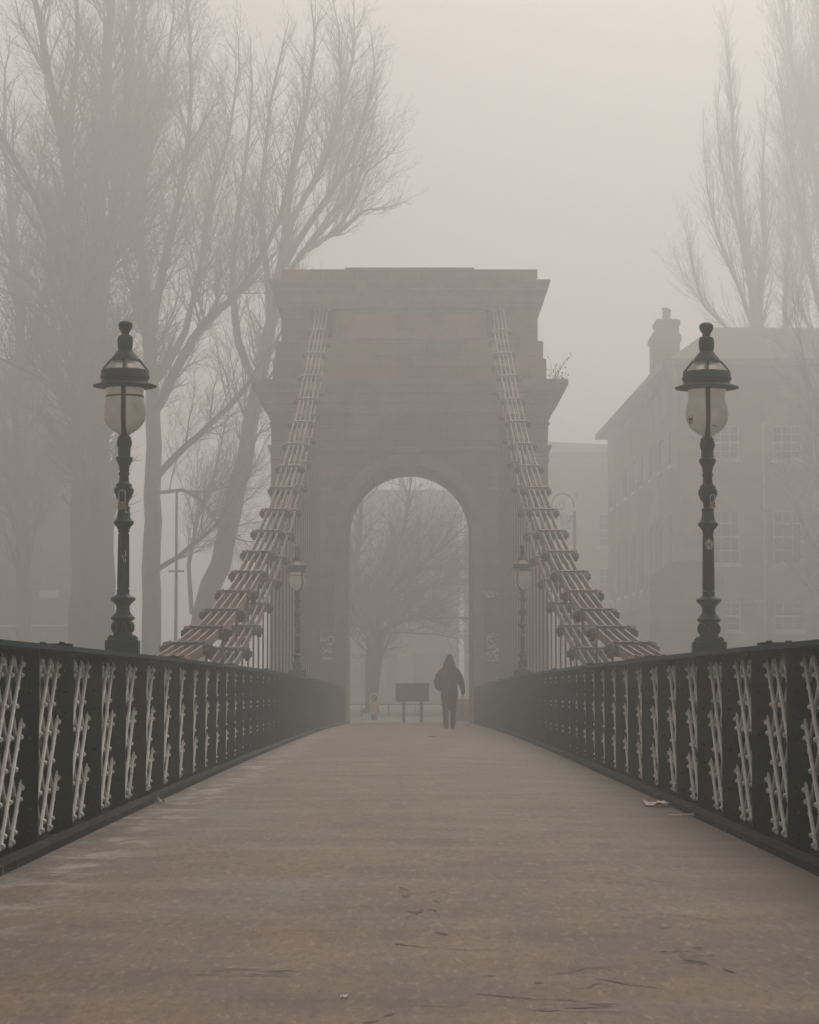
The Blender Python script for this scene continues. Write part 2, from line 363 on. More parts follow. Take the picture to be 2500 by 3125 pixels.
for sgn, ph, side in ((-1, 14.12, 'left'), (1, 13.86, 'right')):
    root = thing('bridge_railing', 'dark green railing with cream lattice, %s' % ('below the lamp with the big padlock' if sgn < 0 else 'next to the torn pinkish paper'), 'railing', (0, 0, 0), 'railings along the bridge')
    k0 = int((ph - 2.5) / SP); y0 = ph - k0 * SP
    posts = []; y = y0
    while y < DT - .4: posts.append(y); y += SP
    pm = MB().box(min(sgn * 2.15, sgn * XB), max(sgn * 2.15, sgn * XB), -.012, .012, 0, HR - .035)
    for q in range(8): pm.ball((sgn * 2.20, -.014, .1 + q * .135), .012, 6, 4)
    first = pm.build('post', 'green', root, loc=(0, posts[0], zd(posts[0])))
    lm = (latR if sgn > 0 else latL).build('lattice_panel', 'cream', root, smooth=True, loc=(sgn * XL, posts[0] + .015, zd(posts[0] + SP / 2)))
    for p in posts[1:]:
        c = first.copy(); COL.objects.link(c); c.parent = root; c.location = (0, p, zd(p))
        if p + SP < DT - .3:
            c = lm.copy(); COL.objects.link(c); c.parent = root; c.location = (sgn * XL, p + .015, zd(p + SP / 2))
    ya = posts[0] - .05; yb = posts[-1] + .02
    def ribbon(xa, xb, za, zb, name, mm, parent, bev=0):
        b = MB(); n = 60; xa, xb = sorted((xa, xb))
        for i in range(n + 1):
            y = ya + (yb - ya) * i / n; z = zd(y); b.v += [(xa, y, z + za), (xb, y, z + za), (xb, y, z + zb), (xa, y, z + zb)]
        for i in range(n):
            for k in range(4): b.f.append((i * 4 + k, i * 4 + (k + 1) % 4, i * 4 + 4 + (k + 1) % 4, i * 4 + 4 + k))
        b.f.append((3, 2, 1, 0)); e = n * 4; b.f.append((e, e + 1, e + 2, e + 3))
        return b.build(name, mm, parent)
    ribbon(sgn * XB, sgn * (XB + .02), -.05, HR - .032, 'back_plate', 'green', root)
    ribbon(sgn * 2.125, sgn * 2.40, HR - .03, HR, 'top_rail', 'green', root)
    ribbon(sgn * 2.04, sgn * 2.148, 0, .045, 'kerb_strip', 'kerb', root)
    cm = MB().box(-.115, .115, -.10, .10, 0, .016)
    for u in (-.06, .06):
        for w in (-.06, .06): cm.ball((u, w, .016), .014, 6, 4)
    off = 15.2 if sgn < 0 else 14.7; o0 = None
    for q in range(9):
        yy = off + q * 5 * SP
        if o0 is None: o0 = cm.build('joint_plate', 'green', root, loc=(sgn * 2.235, yy, zd(yy) + HR))
        else:
            c = o0.copy(); COL.objects.link(c); c.parent = root; c.location = (sgn * 2.235, yy, zd(yy) + HR)
    # paper stickers and paint patches on the back plate
    rnd = random.Random(5 + sgn)
    for i in range(9):
        yy = rnd.choice(posts[6:13]) + rnd.uniform(.75, 1.25); zz = zd(yy) + rnd.uniform(.15, .95); w = rnd.uniform(.10, .22); h = rnd.uniform(.08, .18)
        MB().box(min(sgn * (XB - .004), sgn * (XB - .001)), max(sgn * (XB - .004), sgn * (XB - .001)), yy, yy + w, zz, zz + h).build('sticker', mat('sticker_paper', *(((.22, .23, .24), (.15, .16, .16)) if rnd.random() < .7 else ((.10, .05, .045), (.06, .03, .03))), scale=25), root)

# ------------------------------------------------------------------ chains and hangers
CX, CS = 3.0, 3.086
def zc(y): return CZ - .05 + .003368 * (y - 20.4) ** 2
def chain(sgn, lower):
    which = 'lower' if lower else 'upper'
    side = 'left' if sgn < 0 else 'right'
    root = thing('suspension_chain', 'faded red %s suspension chain of flat bars climbing to the tower beyond the %s railing' % (which, side), 'chain', (0, 0, 0), 'suspension chains')
    dz = -.80 if lower else 0
    y = 32.8 - 8 * CS + (CS / 2 if lower else 0); nodes = []
    while y < DT + .9: nodes.append(y); y += CS
    nodes = nodes[-25:]
    # node: cross casting, pin and round end nuts
    nb = MB().box(-.25, .25, -.05, .05, .085, .115)
    for q in range(5): nb.box(-.245 + q * .1175, -.225 + q * .1175, -.07, .07, .05, .13)
    nb.tube([(-.27, 0, 0), (.27, 0, 0)], .075, 12)
    ebs = []
    for e in (-1, 1):
        eb = MB(); eb.tube([(e * .262, 0, 0), (e * .335, 0, 0)], [.118, .105], 8); eb.tube([(e * .335, 0, 0), (e * .375, 0, 0)], [.07, .05], 6)
        ebs.append(eb)
    n0 = e0 = h0 = None
    for i, yy in enumerate(nodes):
        z = zc(yy) + dz; sl = atan2(2 * .003368 * (yy - 20.4), 1)
        if n0 is None:
            n0 = nb.build('node_casting', 'red', root); e0 = [x.build('pin_nut', 'reddark', root) for x in ebs]; n = n0; e = e0
        else:
            n = n0.copy(); COL.objects.link(n); n.parent = root; e = [x.copy() for x in e0]
            for x in e: COL.objects.link(x); x.parent = root
        for o in [n] + e: o.location = (sgn * CX, yy, z); o.rotation_euler = (sl, 0, 0)
        # hanger
        if yy < DT - .4:
            hb = MB(); hb.tube([(0, 0, -.06), (0, 0, zd(yy) - .55 - z)], .021, 6)
            hb.box(-.05, .05, -.03, .03, -.20, -.05)
            hb.build('hanger_rod', 'reddark', root, loc=(sgn * CX, yy, z))
        if i + 1 < len(nodes):
            y2 = nodes[i + 1]; p = Vector((0, yy, z)); q = Vector((0, y2, zc(y2) + dz)); t = (q - p).normalized()
            for k in range(4):
                ox = -.19 + k * .1267 + (.016 if i % 2 else -.016)
                bb = MB(); c = Vector((sgn * CX + ox, 0, 0))
                bb.bar(p + c, q + c, .026, .14)
                for pp in (p, q): bb.tube([pp + c - Vector((.016, 0, 0)), pp + c + Vector((.016, 0, 0))], .098, 10)
                bb.build('eyebar', 'red', root)
    return root
for s in (-1, 1):
    for lo in (False, True): chain(s, lo)
# cross beams under the deck that the hangers hold
for i in range(44):
    yy = 32.8 - 8 * CS + i * CS / 2
    if yy < DT - 1: pass
bt = MB()
for i in range(50):
    yy = 32.8 - 8 * CS + i * CS / 2
    if yy < DT - 1.2: bt.box(-3.15, 3.15, yy - .06, yy + .06, zd(yy) - .60, zd(yy) - .26)
bt.build('cross_beam', 'green', deck)

# ------------------------------------------------------------------ bridge lamps
Zs = .001532
def LP(lst): return [(hw * Zs, (2010 - y) * Zs) for y, hw in lst]
def lamp(loc, rz, label, ring=False):
    r = thing('bridge_lamp', label, 'lamp', loc, 'lamps on the bridge railings', rz)
    b = MB(); h = 93 * Zs; b.box(-h, h, -h, h, -.35, 75 * Zs); b.build('base_block', 'green2', r, bevel=.006)
    b = MB(); h = 80 * Zs; b.box(-h, h, -h, h, 75 * Zs + .001, 93 * Zs)
    for u in (-.1, .1):
        for w in (-.1, .1): b.ball((u, w, 96 * Zs), .012, 8, 5)
    b.build('base_plate', 'green2', r, bevel=.004)
    b = MB().lathe(LP([(1917, 54), (1905, 55), (1892, 50), (1880, 53), (1868, 47), (1850, 43), (1830, 46), (1822, 60), (1815, 66), (1806, 66), (1800, 56), (1790, 50), (1778, 41), (1755, 37), (1738, 40), (1722, 56), (1710, 68), (1700, 70), (1693, 64), (1686, 46), (1678, 37), (1668, 34), (1655, 37), (1648, 31), (1640, 31), (1335, 27), (1328, 32), (1320, 31), (1308, 36), (1296, 44), (1288, 53), (1278, 57), (1270, 56), (1262, 45), (1252, 39), (1240, 36), (1215, 33), (1200, 33), (1196, 36), (1190, 36), (1186, 26), (1165, 25), (1150, 32), (1135, 43), (1120, 48), (1105, 50), (1090, 47), (1075, 44), (1062, 43), (1056, 35), (1050, 30), (1040, 27), (1012, 26), (1006, 31), (998, 31), (992, 26), (960, 30), (945, 37), (934, 42), (930, 47), (912, 47), (908, 42), (905, 35), (866, 35), (862, 34), (856, 36), (845, 41), (830, 43), (815, 41), (806, 36), (800, 38), (795, 37), (792, 28), (780, 24)]), 28)
    # leaf moulding round the foot and the mid bulb
    for k in range(8):
        w = 2 * pi * k / 8 + .2
        b.ball((.078 * cos(w), .078 * sin(w), (2010 - 1862) * Zs), .024, 6, 5, (1, 1, 2.0)); b.ball((.068 * cos(w), .068 * sin(w), (2010 - 1100) * Zs), .017, 6, 5, (1, 1, 1.9))
        b.ball((.09 * cos(w), .09 * sin(w), (2010 - 1704) * Zs), .014, 6, 4)
    for k in range(10):
        w = 2 * pi * k / 10; b.tube([(.047 * cos(w), .047 * sin(w), (2010 - 1640) * Zs), (.042 * cos(w), .042 * sin(w), (2010 - 1340) * Zs)], .006, 5)
    b.build('post', 'green2', r, smooth=True)
    g = MB().lathe(LP([(786, 22), (778, 34), (768, 52), (750, 79), (728, 99), (700, 113), (670, 119), (645, 120), (620, 117), (595, 110), (572, 104), (550, 104), (530, 107), (512, 109)]), 36, close=False)
    gl = g.build('globe', 'globe', r, smooth=True)
    if ring:
        MB().lathe([(x * Zs, (2010 - yy) * Zs) for x, yy in ((104, 573), (109, 572), (109, 565), (104, 564), (104, 573))], 36, close=False).build('ring', 'green2', r, smooth=True)
    for k in (0, 1):
        w = -pi / 2 + k * pi; pts = []
        for yy, hw in ((505, 114), (560, 114), (610, 119), (655, 125), (700, 119), (735, 96), (762, 62), (780, 30), (792, 20)):
            q = hw * Zs; pts.append((q * cos(w), q * sin(w), (2010 - yy) * Zs))
        MB().tube(pts, [.020, .020, .020, .020, .020, .020, .022, .024, .026], 8).build('bracket', 'green2', r, smooth=True)
    MB().lathe(LP([(522, 106), (522, 112), (516, 150), (512, 178), (507, 180), (500, 160), (492, 138), (484, 131), (474, 130), (468, 136), (460, 139), (452, 139), (446, 134), (440, 134), (428, 134), (420, 131), (420, 118), (500, 118), (522, 106)]), 40, close=False).build('brim', 'green2', r, smooth=True)
    MB().lathe(LP([(421, 123), (362, 74)]), 4 * 8, close=False).build('roof_glass', 'roofglass', r, smooth=True)
    b = MB()
    for k in range(4):
        w = -pi / 2 + k * pi / 2
        p = [(hw * Zs * cos(w), hw * Zs * sin(w), (2010 - yy) * Zs) for yy, hw in ((424, 128), (358, 76))]
        b.tube(p, .012, 6)
    b.build('glazing_bar', 'green2', r, smooth=True)
    MB().lathe(LP([(366, 84), (360, 82), (330, 60), (305, 39), (300, 38), (296, 40), (275, 43), (250, 44), (232, 41), (224, 36), (220, 22), (205, 22), (192, 30), (180, 37), (168, 40), (156, 39), (146, 32), (140, 20), (138, 6)]), 28, close=False).build('finial_cap', 'green2', r, smooth=True)
    return r
LX = 2.45
def lamp_at(px, sgn, rz, label, ring=False, lx=2.45, dz=0):
    d = lx * F / abs(px - 1250)
    zb = zd(d) + HR + .02 + dz
    return lamp((sgn * lx, d, zb), rz, label, ring), d, zb
l1, d1, z1 = lamp_at(376, -1, radians(3), 'dark green lamp on the near left railing, hung with a big steel padlock', True)
l2, d2, z2 = lamp_at(2163, 1, radians(-4), 'dark green lamp on the near right railing with a round white sticker on its post', lx=2.559, dz=-.015)
l3, d3, z3 = lamp_at(908, -1, radians(38), 'distant misty lamp on the left railing, in front of the tower foot', True)
l4, d4, z4 = lamp_at(1595, 1, radians(-38), 'distant misty lamp on the right railing, in front of the tower foot')
def on_lamp(loc, zpix, ang, r): return (loc[0] + r * cos(ang), loc[1] + r * sin(ang), loc[2] + (2010 - zpix) * Zs)
# padlocks
def padlock(pos, m, s, label, rz=0):
    t = thing('padlock', label, 'padlock', pos, None, rz)
    MB().box(-.026 * s, .026 * s, -.011 * s, .011 * s, -.05 * s, 0).build('lock_body', m, t, bevel=.003)
    pts = [(-.02 * s, 0, -.002)] + [(-.02 * s * cos(a), 0, .052 * s + .02 * s * sin(a)) for a in [pi * k / 8 for k in range(9)]] + [(.02 * s, 0, -.002)]
    MB().tube(pts, .0042 * s, 6).build('shackle', 'steel', t, smooth=True)
padlock((-LX - .005, d1 - .09, z1 + (2010 - 1163) * Zs), 'brass', 1.35, 'large padlock with a steel shackle hanging on the near left lamp post', .15)
padlock((2.559 + .03, d2 - .085, z2 + (2010 - 1158) * Zs), 'orange', .95, 'small padlock with an orange brass body hanging on the near right lamp post', -.2)
# stickers / paint on the lamp posts (thin, wrapped round the shaft)
def wrap(parent, z0, z1, a0, a1, r, m, name, n=8):
    b = MB(); b.lathe([(r, z0), (r + .0015, z0), (r + .0015, z1), (r, z1), (r, z0)], n, a0=a0, a1=a1, close=False); b.build(name, m, parent, smooth=True)
b = MB()
for k in range(24):
    w = 2 * pi * k / 24; jr = 1 + .10 * sin(5 * w)
    for rr in (.008, .034 * jr):
        a = -pi / 2 + .1 + rr * cos(w) / .046; b.v.append((.0475 * cos(a), .0475 * sin(a), (2010 - 1392) * Zs + rr * 1.35 * sin(w)))
for k in range(24): i = 2 * k; j = 2 * ((k + 1) % 24); b.f.append((i, i + 1, j + 1, j))
b.v.append((.0475 * cos(-pi / 2 + .1), .0475 * sin(-pi / 2 + .1), (2010 - 1392) * Zs))
b.build('round_sticker', 'white', l2)
b = MB()
for a, z0_, a2, z1_ in ((-.35, 1445, -.35, 1520), (-.35, 1450, .1, 1500), (.2, 1440, .35, 1500), (.45, 1445, .2, 1490), (.0, 1470, .5, 1462), (.1, 1500, .45, 1485), (.3, 1435, .3, 1510)):
    pts = []
    for q in range(5):
        aa = -pi / 2 + .1 + a + (a2 - a) * q / 4; zz = z0_ + (z1_ - z0_) * q / 4; pts.append((.046 * cos(aa), .046 * sin(aa), (2010 - zz) * Zs))
    b.tube(pts, .0022, 4)
b.build('paint_scrawl', 'chalk', l1)
b = MB()
for q in range(3):
    pts = [(.052 * cos(-pi / 2 + .15 + .25 * t + q * .12), .052 * sin(-pi / 2 + .15 + .25 * t + q * .12), (2010 - 1215 - 6 * sin(4 * t + q) - q * 4) * Zs) for t in (0, .4, .8, 1.2)]
    b.tube(pts, .003, 4)
b.build('paint_scrawl', 'chalk', l1)
# a round mark and a dash on the right globe
b = MB(); cz_ = (2010 - 690) * Zs
for k in range(17):
    w = 2 * pi * k / 16; a = -pi / 2 - .93 + .16 * cos(w); q = .181
    b.v.append((q * cos(a), q * sin(a), cz_ + .045 * sin(w))); a = -pi / 2 - .93 + .12 * cos(w); b.v.append((q * cos(a), q * sin(a), cz_ + .033 * sin(w)))
for k in range(16): b.f.append((2 * k, 2 * k + 1, 2 * k + 3, 2 * k + 2))
b.ball((.18 * cos(-pi / 2 - .93), .18 * sin(-pi / 2 - .93), cz_ - .005), .014, 6, 4)
b.tube([(.158 * cos(-pi / 2 + a), .158 * sin(-pi / 2 + a), (2010 - 733) * Zs) for a in (.22, .32, .42, .5)], .003, 5)
b.build('paint_mark', 'green2', l2)
for lx in (l3, l4):
    b = MB()
    for zz, q in ((1250, .06), (1420, .052), (1850, .08), (1880, .085)):
        b.tube([(q * cos(-pi / 2 + a - lx.rotation_euler.z), q * sin(-pi / 2 + a - lx.rotation_euler.z), (2010 - zz + 12 * sin(9 * a)) * Zs) for a in (-.2, 0, .2, .4, .6)], .006, 4)
    b.build('paint_scrawl', 'chalk', lx)
#@@PART2

# ------------------------------------------------------------------ stone tower
S = 1 / 89.8
T = thing('stone_tower', 'massive sandstone tower with a round-headed archway and heavy cornices across the end of the bridge', 'tower', (0, 0, 0))
def zt(y): return Zp(y, DT)
HY = 2.0; YC = DT + HY
def W(lst): return [(h * S, HY + (h - 394) * S, zt(y)) for h, y in lst[::-1]]
MB().loft(W([(394, 822), (394, 859)]), 0, YC).build('parapet', 'stone', T)
MB().loft([(200 * S, HY - .35, zt(822) + .002), (200 * S, HY - .35, zt(811))], 0, YC).build('coping_block', 'stonep', T)
MB().loft(W([(433, 859.3), (431, 868), (424, 885), (424, 889), (414, 905), (412, 925), (404, 941)]), 0, YC).build('upper_cornice', 'stonep', T)
MB().loft(W([(394, 941.5), (394, 1040), (396, 1041), (408, 1043), (410, 1048), (410, 1095), (411, 1096), (419, 1099), (419, 1166)]), 0, YC).build('attic', 'stone', T)
MB().loft(W([(482, 1167), (482, 1184), (474, 1185), (470, 1198), (470, 1206), (452, 1208), (452, 1234), (444, 1238), (438, 1262)]), 0, YC).build('main_cornice', 'stonep', T)
MB().loft(W([(423, 1262.5), (423, 1291), (428, 1291.5), (428, 1297), (424, 1300), (422, 1361.5)]), 0, YC).build('frieze', 'stone', T)
# wall with the arch opening
zb = ZS - .1; ww = 417 * S; ztop = zt(1362)
fy = YC - (HY + (417 - 394) * S); by = YC + (HY + (417 - 394) * S)
aw = 181 / F * by; zsp = Zp(1455, by) - aw
arc = [(aw * cos(a), zsp + aw * 1.0 * sin(a)) for a in [pi * k / 32 for k in range(33)]]
fy = YC - (HY + (417 - 394) * S); by = YC + (HY + (417 - 394) * S)
poly = [(-ww, zb), (-aw, zb)] + arc[::-1] + [(aw, zb), (ww, zb), (ww, ztop), (-ww, ztop)]
MB().extrude(poly, fy, by).build('arch_wall', 'stone', T)
# archivolt: raised ring and jambs round the arch, with a keystone
r2 = 226 * S
o = [(r2, zb)] + [(r2 * cos(a), zsp + r2 * sin(a)) for a in [pi * k / 32 for k in range(33)]] + [(-r2, zb)]
i_ = [((aw + .03), zb)] + [((aw + .03) * cos(a), zsp + (aw + .03) * sin(a)) for a in [pi * k / 32 for k in range(33)]] + [(-(aw + .03), zb)]
b = MB(); n = len(o)
for (x, z), (x2, z2_) in zip(o, i_): b.v += [(x, fy - .12, z), (x2, fy - .12, z2_), (x, fy + .05, z), (x2, fy + .05, z2_)]
for k in range(n - 1):
    q = 4 * k; b.f += [(q, q + 1, q + 5, q + 4), (q + 2, q, q + 4, q + 6), (q + 1, q + 3, q + 7, q + 5)]
b.build('archivolt', 'stonep', T)
MB().extrude([(-.22, zt(1452)), (.22, zt(1452)), (.34, zt(1385)), (-.34, zt(1385))], fy - .26, fy + .05).build('keystone', 'stonep', T)
MB().box(-.36, .36, fy - .32, fy + .05, zt(1384), zt(1372)).build('keystone_cap', 'stonep', T)
# corner pilasters with capital and base, front and back
for sx in (-1, 1):
    for (f0, f1) in ((fy - .24, fy + .6), (by - .6, by + .24)):
        xa, xb = 335 * S, 424 * S
        b = MB(); xc = sx * (xa + xb) / 2; hx = (xb - xa) / 2; yc = (f0 + f1) / 2; hy = (f1 - f0) / 2
        e = .0
        b.loft([(hx + .07, hy + .07, zb), (hx + .07, hy + .07, zt(2120)), (hx + .03, hy + .03, zt(2112)), (hx + .045, hy + .045, zt(2100)), (hx, hy, zt(2092)),
                (hx, hy, zt(1800)), (hx - .02, hy - .02, zt(1420)), (hx + .02, hy + .02, zt(1404)), (hx - .01, hy - .01, zt(1400)), (hx, hy, zt(1388)), (hx + .06, hy + .06, zt(1376)), (hx + .10, hy + .10, zt(1369)), (hx + .10, hy + .10, zt(1362.5))], xc, yc)
        b.build('pilaster', 'stonep', T)
    # inner panel frames and the impost band
    MB().box(min(sx * 236 * S, sx * 325 * S), max(sx * 236 * S, sx * 325 * S), fy - .09, fy + .02, zt(1498), zt(1488)).build('string_course', 'stonep', T)
    MB().box(min(sx * 228 * S, sx * 330 * S), max(sx * 228 * S, sx * 330 * S), fy - .14, fy + .02, zb, zt(2085)).build('plinth', 'stonep', T)
    # saddle lintel, and a dark slab coloured as the shade of the chain slot
    MB().box(sx * CX - .42, sx * CX + .42, YC - HY - .16, YC - HY + .1, zt(940), zt(915)).build('saddle_lintel', 'stonep', T)
    MB().box(sx * CX - .36, sx * CX + .36, YC - HY - .012, YC - HY + .3, zt(1030), zt(941)).build('chain_slot_shade', 'darkboard', T)
MB().box(-2.9, 2.9, fy - .07, fy + .02, zt(1372), zt(1364)).build('string_course', 'stonep', T)
MB().box(-350 * S, 350 * S, YC - HY - .28, YC - HY - .25 + .2, zt(1166), zt(1160)).build('sill_band', 'stonep', T)
# attic tablet
for x0, x1, y0, y1 in ((-228, 228, 950, 956), (-228, 228, 1032, 1038), (-228, -222, 956, 1032), (222, 228, 956, 1032)):
    MB().box(x0 * S, x1 * S, YC - HY - .06, YC - HY + .02, zt(y1), zt(y0)).build('tablet_moulding', 'stonep', T)
MB().box(-221 * S, 221 * S, YC - HY - .015, YC - HY + .02, zt(1031), zt(957)).build('tablet', mat('red_sandstone', (.40, .23, .17), (.19, .16, .14), .45, .9, .3, lo=.42, hi=.58), T)
# sprayed graffiti on the piers
def strokes(lines, px0, py0, sc, m, name, y, w=.022):
    b = MB()
    for ln in lines:
        pts = [Vector(((px0 + x * sc - 1250) * S, y - .004, zt(py0 + yy * sc))) for x, yy in ln]
        # smooth a little
        for k in range(len(pts) - 1): b.bar(pts[k], pts[k + 1], .006, w, up=(0, 0, 1)) if abs((pts[k + 1] - pts[k]).normalized().z) < .7 else b.bar(pts[k], pts[k + 1], w, .006, up=(0, 1, 0))
    b.build(name, m, T)
def arcp(cx, cy, r, a0, a1, n=8, sy=1.0): return [(cx + r * cos(radians(a0 + (a1 - a0) * k / n)), cy - r * sy * sin(radians(a0 + (a1 - a0) * k / n))) for k in range(n + 1)]
tagw = [arcp(5, 8, 5, 60, 330), [(5, 8), (11, 8), (10, 14)], arcp(17, 8, 4.5, 0, 360), [(23, 4), (26, 12), (31, 3)], [(26, 12), (33, 13)], arcp(38, 8, 4, 70, 300), [(44, 3), (42, 13), (49, 12)], [(52, 3), (52, 11), (57, 12), (58, 3)], [(68, 12), (70, 12)], [(3, 19), (12, 17), (20, 20), (32, 17)], [(8, 22), (14, 18), (18, 23), (24, 18)], [(27, 22), (30, 17), (34, 20)]]
strokes(tagw, 1476, 1803, .92, 'chalk', 'graffiti', fy)
sp1 = [[(30, 4), (12, 12), (2, 16)], arcp(22, 30, 16, 20, 330), [(14, 24), (30, 36), (20, 46)], [(8, 50), (26, 46), (40, 52), (32, 62), (18, 58), (8, 66)], [(2, 76), (12, 64), (16, 78), (28, 62), (36, 80)], arcp(38, 64, 8, 0, 300), [(6, 84), (22, 90), (40, 84)]]
strokes(sp1, 1478, 1928, 1.0, 'chalk', 'graffiti', fy - .12 if False else fy)
strokes([[(0, 10), (18, 5), (2, 6), (16, 2), (34, 0)]], 1486, 1938, 1.0, 'chalky', 'graffiti', fy)
sp2 = [[(0, 18), (4, 2), (8, 16), (14, 2), (16, 18), (24, 4), (26, 16)], arcp(32, 12, 11, 150, -120), [(20, 24), (36, 28)], [(2, 46), (12, 36), (16, 48), (26, 34), (30, 44), (40, 36)], [(4, 52), (22, 46), (38, 50)], [(8, 70), (14, 64), (18, 70), (30, 66), (38, 70)]]
strokes(sp2[:3], 978, 1942, 1.0, 'chalk', 'graffiti', fy)
strokes(sp2[3:5], 978, 1942, 1.0, 'chalk', 'graffiti', fy)
strokes(sp2[5:], 978, 1942, 1.0, 'chalk', 'graffiti', fy)

# low walls joining the railing ends to the tower
for sx, sd in ((-1, 'left'), (1, 'right')):
    r = thing('parapet_wall', 'short pale stone parapet between the %s railing end and the tower pilaster' % sd, 'wall', (sx * 2.75, DT - .8, ZS))
    MB().box(-.45, .45, -.35, .35, -.3, 1.12).build('wall', 'stonep', r)
    MB().box(-.52, .52, -.42, .42, 1.122, 1.24).build('coping', 'stonep', r, bevel=.02)
# sapling rooted on the main cornice, right end
sap = thing('sapling', 'small leafy sapling rooted on the right end of the tower main cornice', 'plant', (428 * S, DT - .2, zt(1167)))
rs = random.Random(3); b = MB(); lf = MB()
for k in range(12):
    a = rs.uniform(-.3, 1.3); L_ = rs.uniform(.4, 1.15) if a < .8 else rs.uniform(.3, .6); p = Vector((rs.uniform(0, .25), rs.uniform(-.3, .1), 0)); pts = [p]
    dr = Vector((sin(a) * .8, rs.uniform(-.3, .3), cos(a)))
    for q in range(5): pts.append(pts[-1] + dr * L_ / 5); dr = (dr + Vector((rs.uniform(-.3, .35), rs.uniform(-.2, .2), -.05))).normalized()
    b.tube(pts, [.012, .010, .008, .006, .005, .004], 4)
    for q in (3, 5):
        c = pts[q] + Vector((rs.uniform(-.08, .08), rs.uniform(-.05, .05), rs.uniform(-.05, .05))); e = Vector((rs.uniform(-1, 1), rs.uniform(-.5, .5), rs.uniform(-1, .6))).normalized() * .09; w = e.cross(Vector((0, 1, .2))).normalized() * .03
        i0 = len(lf.v); lf.v += [tuple(c), tuple(c + e * .5 + w), tuple(c + e), tuple(c + e * .5 - w)]; lf.f.append((i0, i0 + 1, i0 + 2, i0 + 3))
b.build('stem', 'twig', sap); lf.build('leaves', 'leaf', sap)

# ------------------------------------------------------------------ person walking away in a hooded jacket
PD = 60.0; PZ = zd(PD) + .012; pp = P(1372, 2215, PD)
per = thing('person', 'person in a dark hooded jacket and dark trousers walking away near the archway', 'person', (pp.x, PD, PZ))
ZP_ = .00236
def skin_obj(name, verts, edges, radii, m, parent, sub=1, root=0):
    me = bpy.data.meshes.new(name); me.from_pydata(verts, edges, []); me.update()
    o = bpy.data.objects.new(name, me); COL.objects.link(o); o.parent = parent
    sk = o.modifiers.new('skin', 'SKIN'); sk.use_smooth_shade = True
    for v, r in zip(me.skin_vertices[0].data if me.skin_vertices else [], radii): v.radius = (r, r)
    if not me.skin_vertices:
        me.skin_vertices.new() if hasattr(me.skin_vertices, 'new') else None
    me.materials.append(M[m])
    su = o.modifiers.new('sub', 'SUBSURF'); su.levels = sub; su.render_levels = sub
    return o, me
def body():
    V = []; E = []; R = []
    def add(p, r, par=None):
        V.append(p); R.append(r)
        if par is not None: E.append((par, len(V) - 1))
        return len(V) - 1
    pel = add((0, 0, .93), .13); w = add((0, 0, 1.08), .115, pel); ch = add((0, .01, 1.28), .135, w); nk = add((0, .01, 1.46), .06, ch)
    h1 = add((0, .025, 1.54), .065, nk); h2 = add((0, .03, 1.62), .088, h1); add((0, .025, 1.70), .078, h2); add((0, .125, 1.60), .014, h2)
    for e in (-1, 1): add((e * .088, .02, 1.61), .014, h2)
    for s_, kn, an, toe in ((-1, (-.085, .03, .50), (-.085, -.06, .09), (-.09, .10, .035)), (1, (.09, .05, .50), (.088, .06, .09), (.095, .20, .035))):
        hp = add((s_ * .09, 0, .86), .095, pel); k = add(kn, .06, hp); c = add(((kn[0] + an[0]) / 2, (kn[1] + an[1]) / 2 - .01, .33), .048, k); a = add(an, .036, c); add(toe, .03, a)
    for s_ in (-1, 1):
        sh = add((s_ * .17, 0, 1.41), .065, ch)
        if s_ > 0: el = (.30, -.01, 1.12); wr = (.335, .05, .87); hd = (.335, .065, .80)
        else: el = (-.33, -.06, 1.15); wr = (-.25, .12, .98); hd = (-.20, .16, .93)
        e1 = add(el, .045, sh); w1 = add(wr, .030, e1); pm = add(hd, .030, w1)
        dn = (Vector(hd) - Vector(wr)).normalized(); sd = Vector((0, 1, 0)).cross(dn).normalized() * .5 + Vector((0, .85, 0))
        sd.normalize(); cu = dn.cross(sd).normalized() * (-1 if s_ > 0 else 1)
        for q, ln in enumerate((.078, .088, .082, .064)):
            bs = Vector(hd) + sd * (.026 - q * .0185) + dn * .02; m1 = bs + dn * ln * .5; m2 = bs + dn * ln * .85 + cu * .02; m3 = bs + dn * ln + cu * .038
            i0 = add(tuple(bs), .009, pm); i1 = add(tuple(m1), .0085, i0); i2 = add(tuple(m2), .008, i1); add(tuple(m3), .007, i2)
        tb = Vector(hd) + sd * .035 - dn * .02 + cu * .01; t1 = add(tuple(tb), .011, pm); t2 = add(tuple(tb + dn * .035 + sd * .02 + cu * .01), .010, t1); add(tuple(tb + dn * .062 + sd * .022 + cu * .018), .008, t2)
    return V, E, R
V_, E_, R_ = body()
bpy.ops.mesh.primitive_plane_add(); tmp = bpy.context.object
tmp.name = 'body'; me = bpy.data.meshes.new('body'); me.from_pydata(V_, E_, []); tmp.data = me
md = tmp.modifiers.new('skin', 'SKIN'); md.use_smooth_shade = True
for v, r in zip(me.skin_vertices[0].data, R_): v.radius = (r, r)
me.skin_vertices[0].data[0].use_root = True
su = tmp.modifiers.new('sub', 'SUBSURF'); su.levels = 2; su.render_levels = 2
me.materials.append(M['skin']); tmp.parent = per; tmp.location = (0, 0, 0)
def ell(cx, cy, z, rx, ry, n=20, tilt=0, p=2.3):
    out = []
    for k in range(n):
        w = 2 * pi * k / n; c, s_ = cos(w), sin(w)
        out.append((cx + rx * math.copysign(abs(c) ** (2 / p), c), cy + ry * math.copysign(abs(s_) ** (2 / p), s_), z + tilt * ry * s_))
    return out
b = MB()
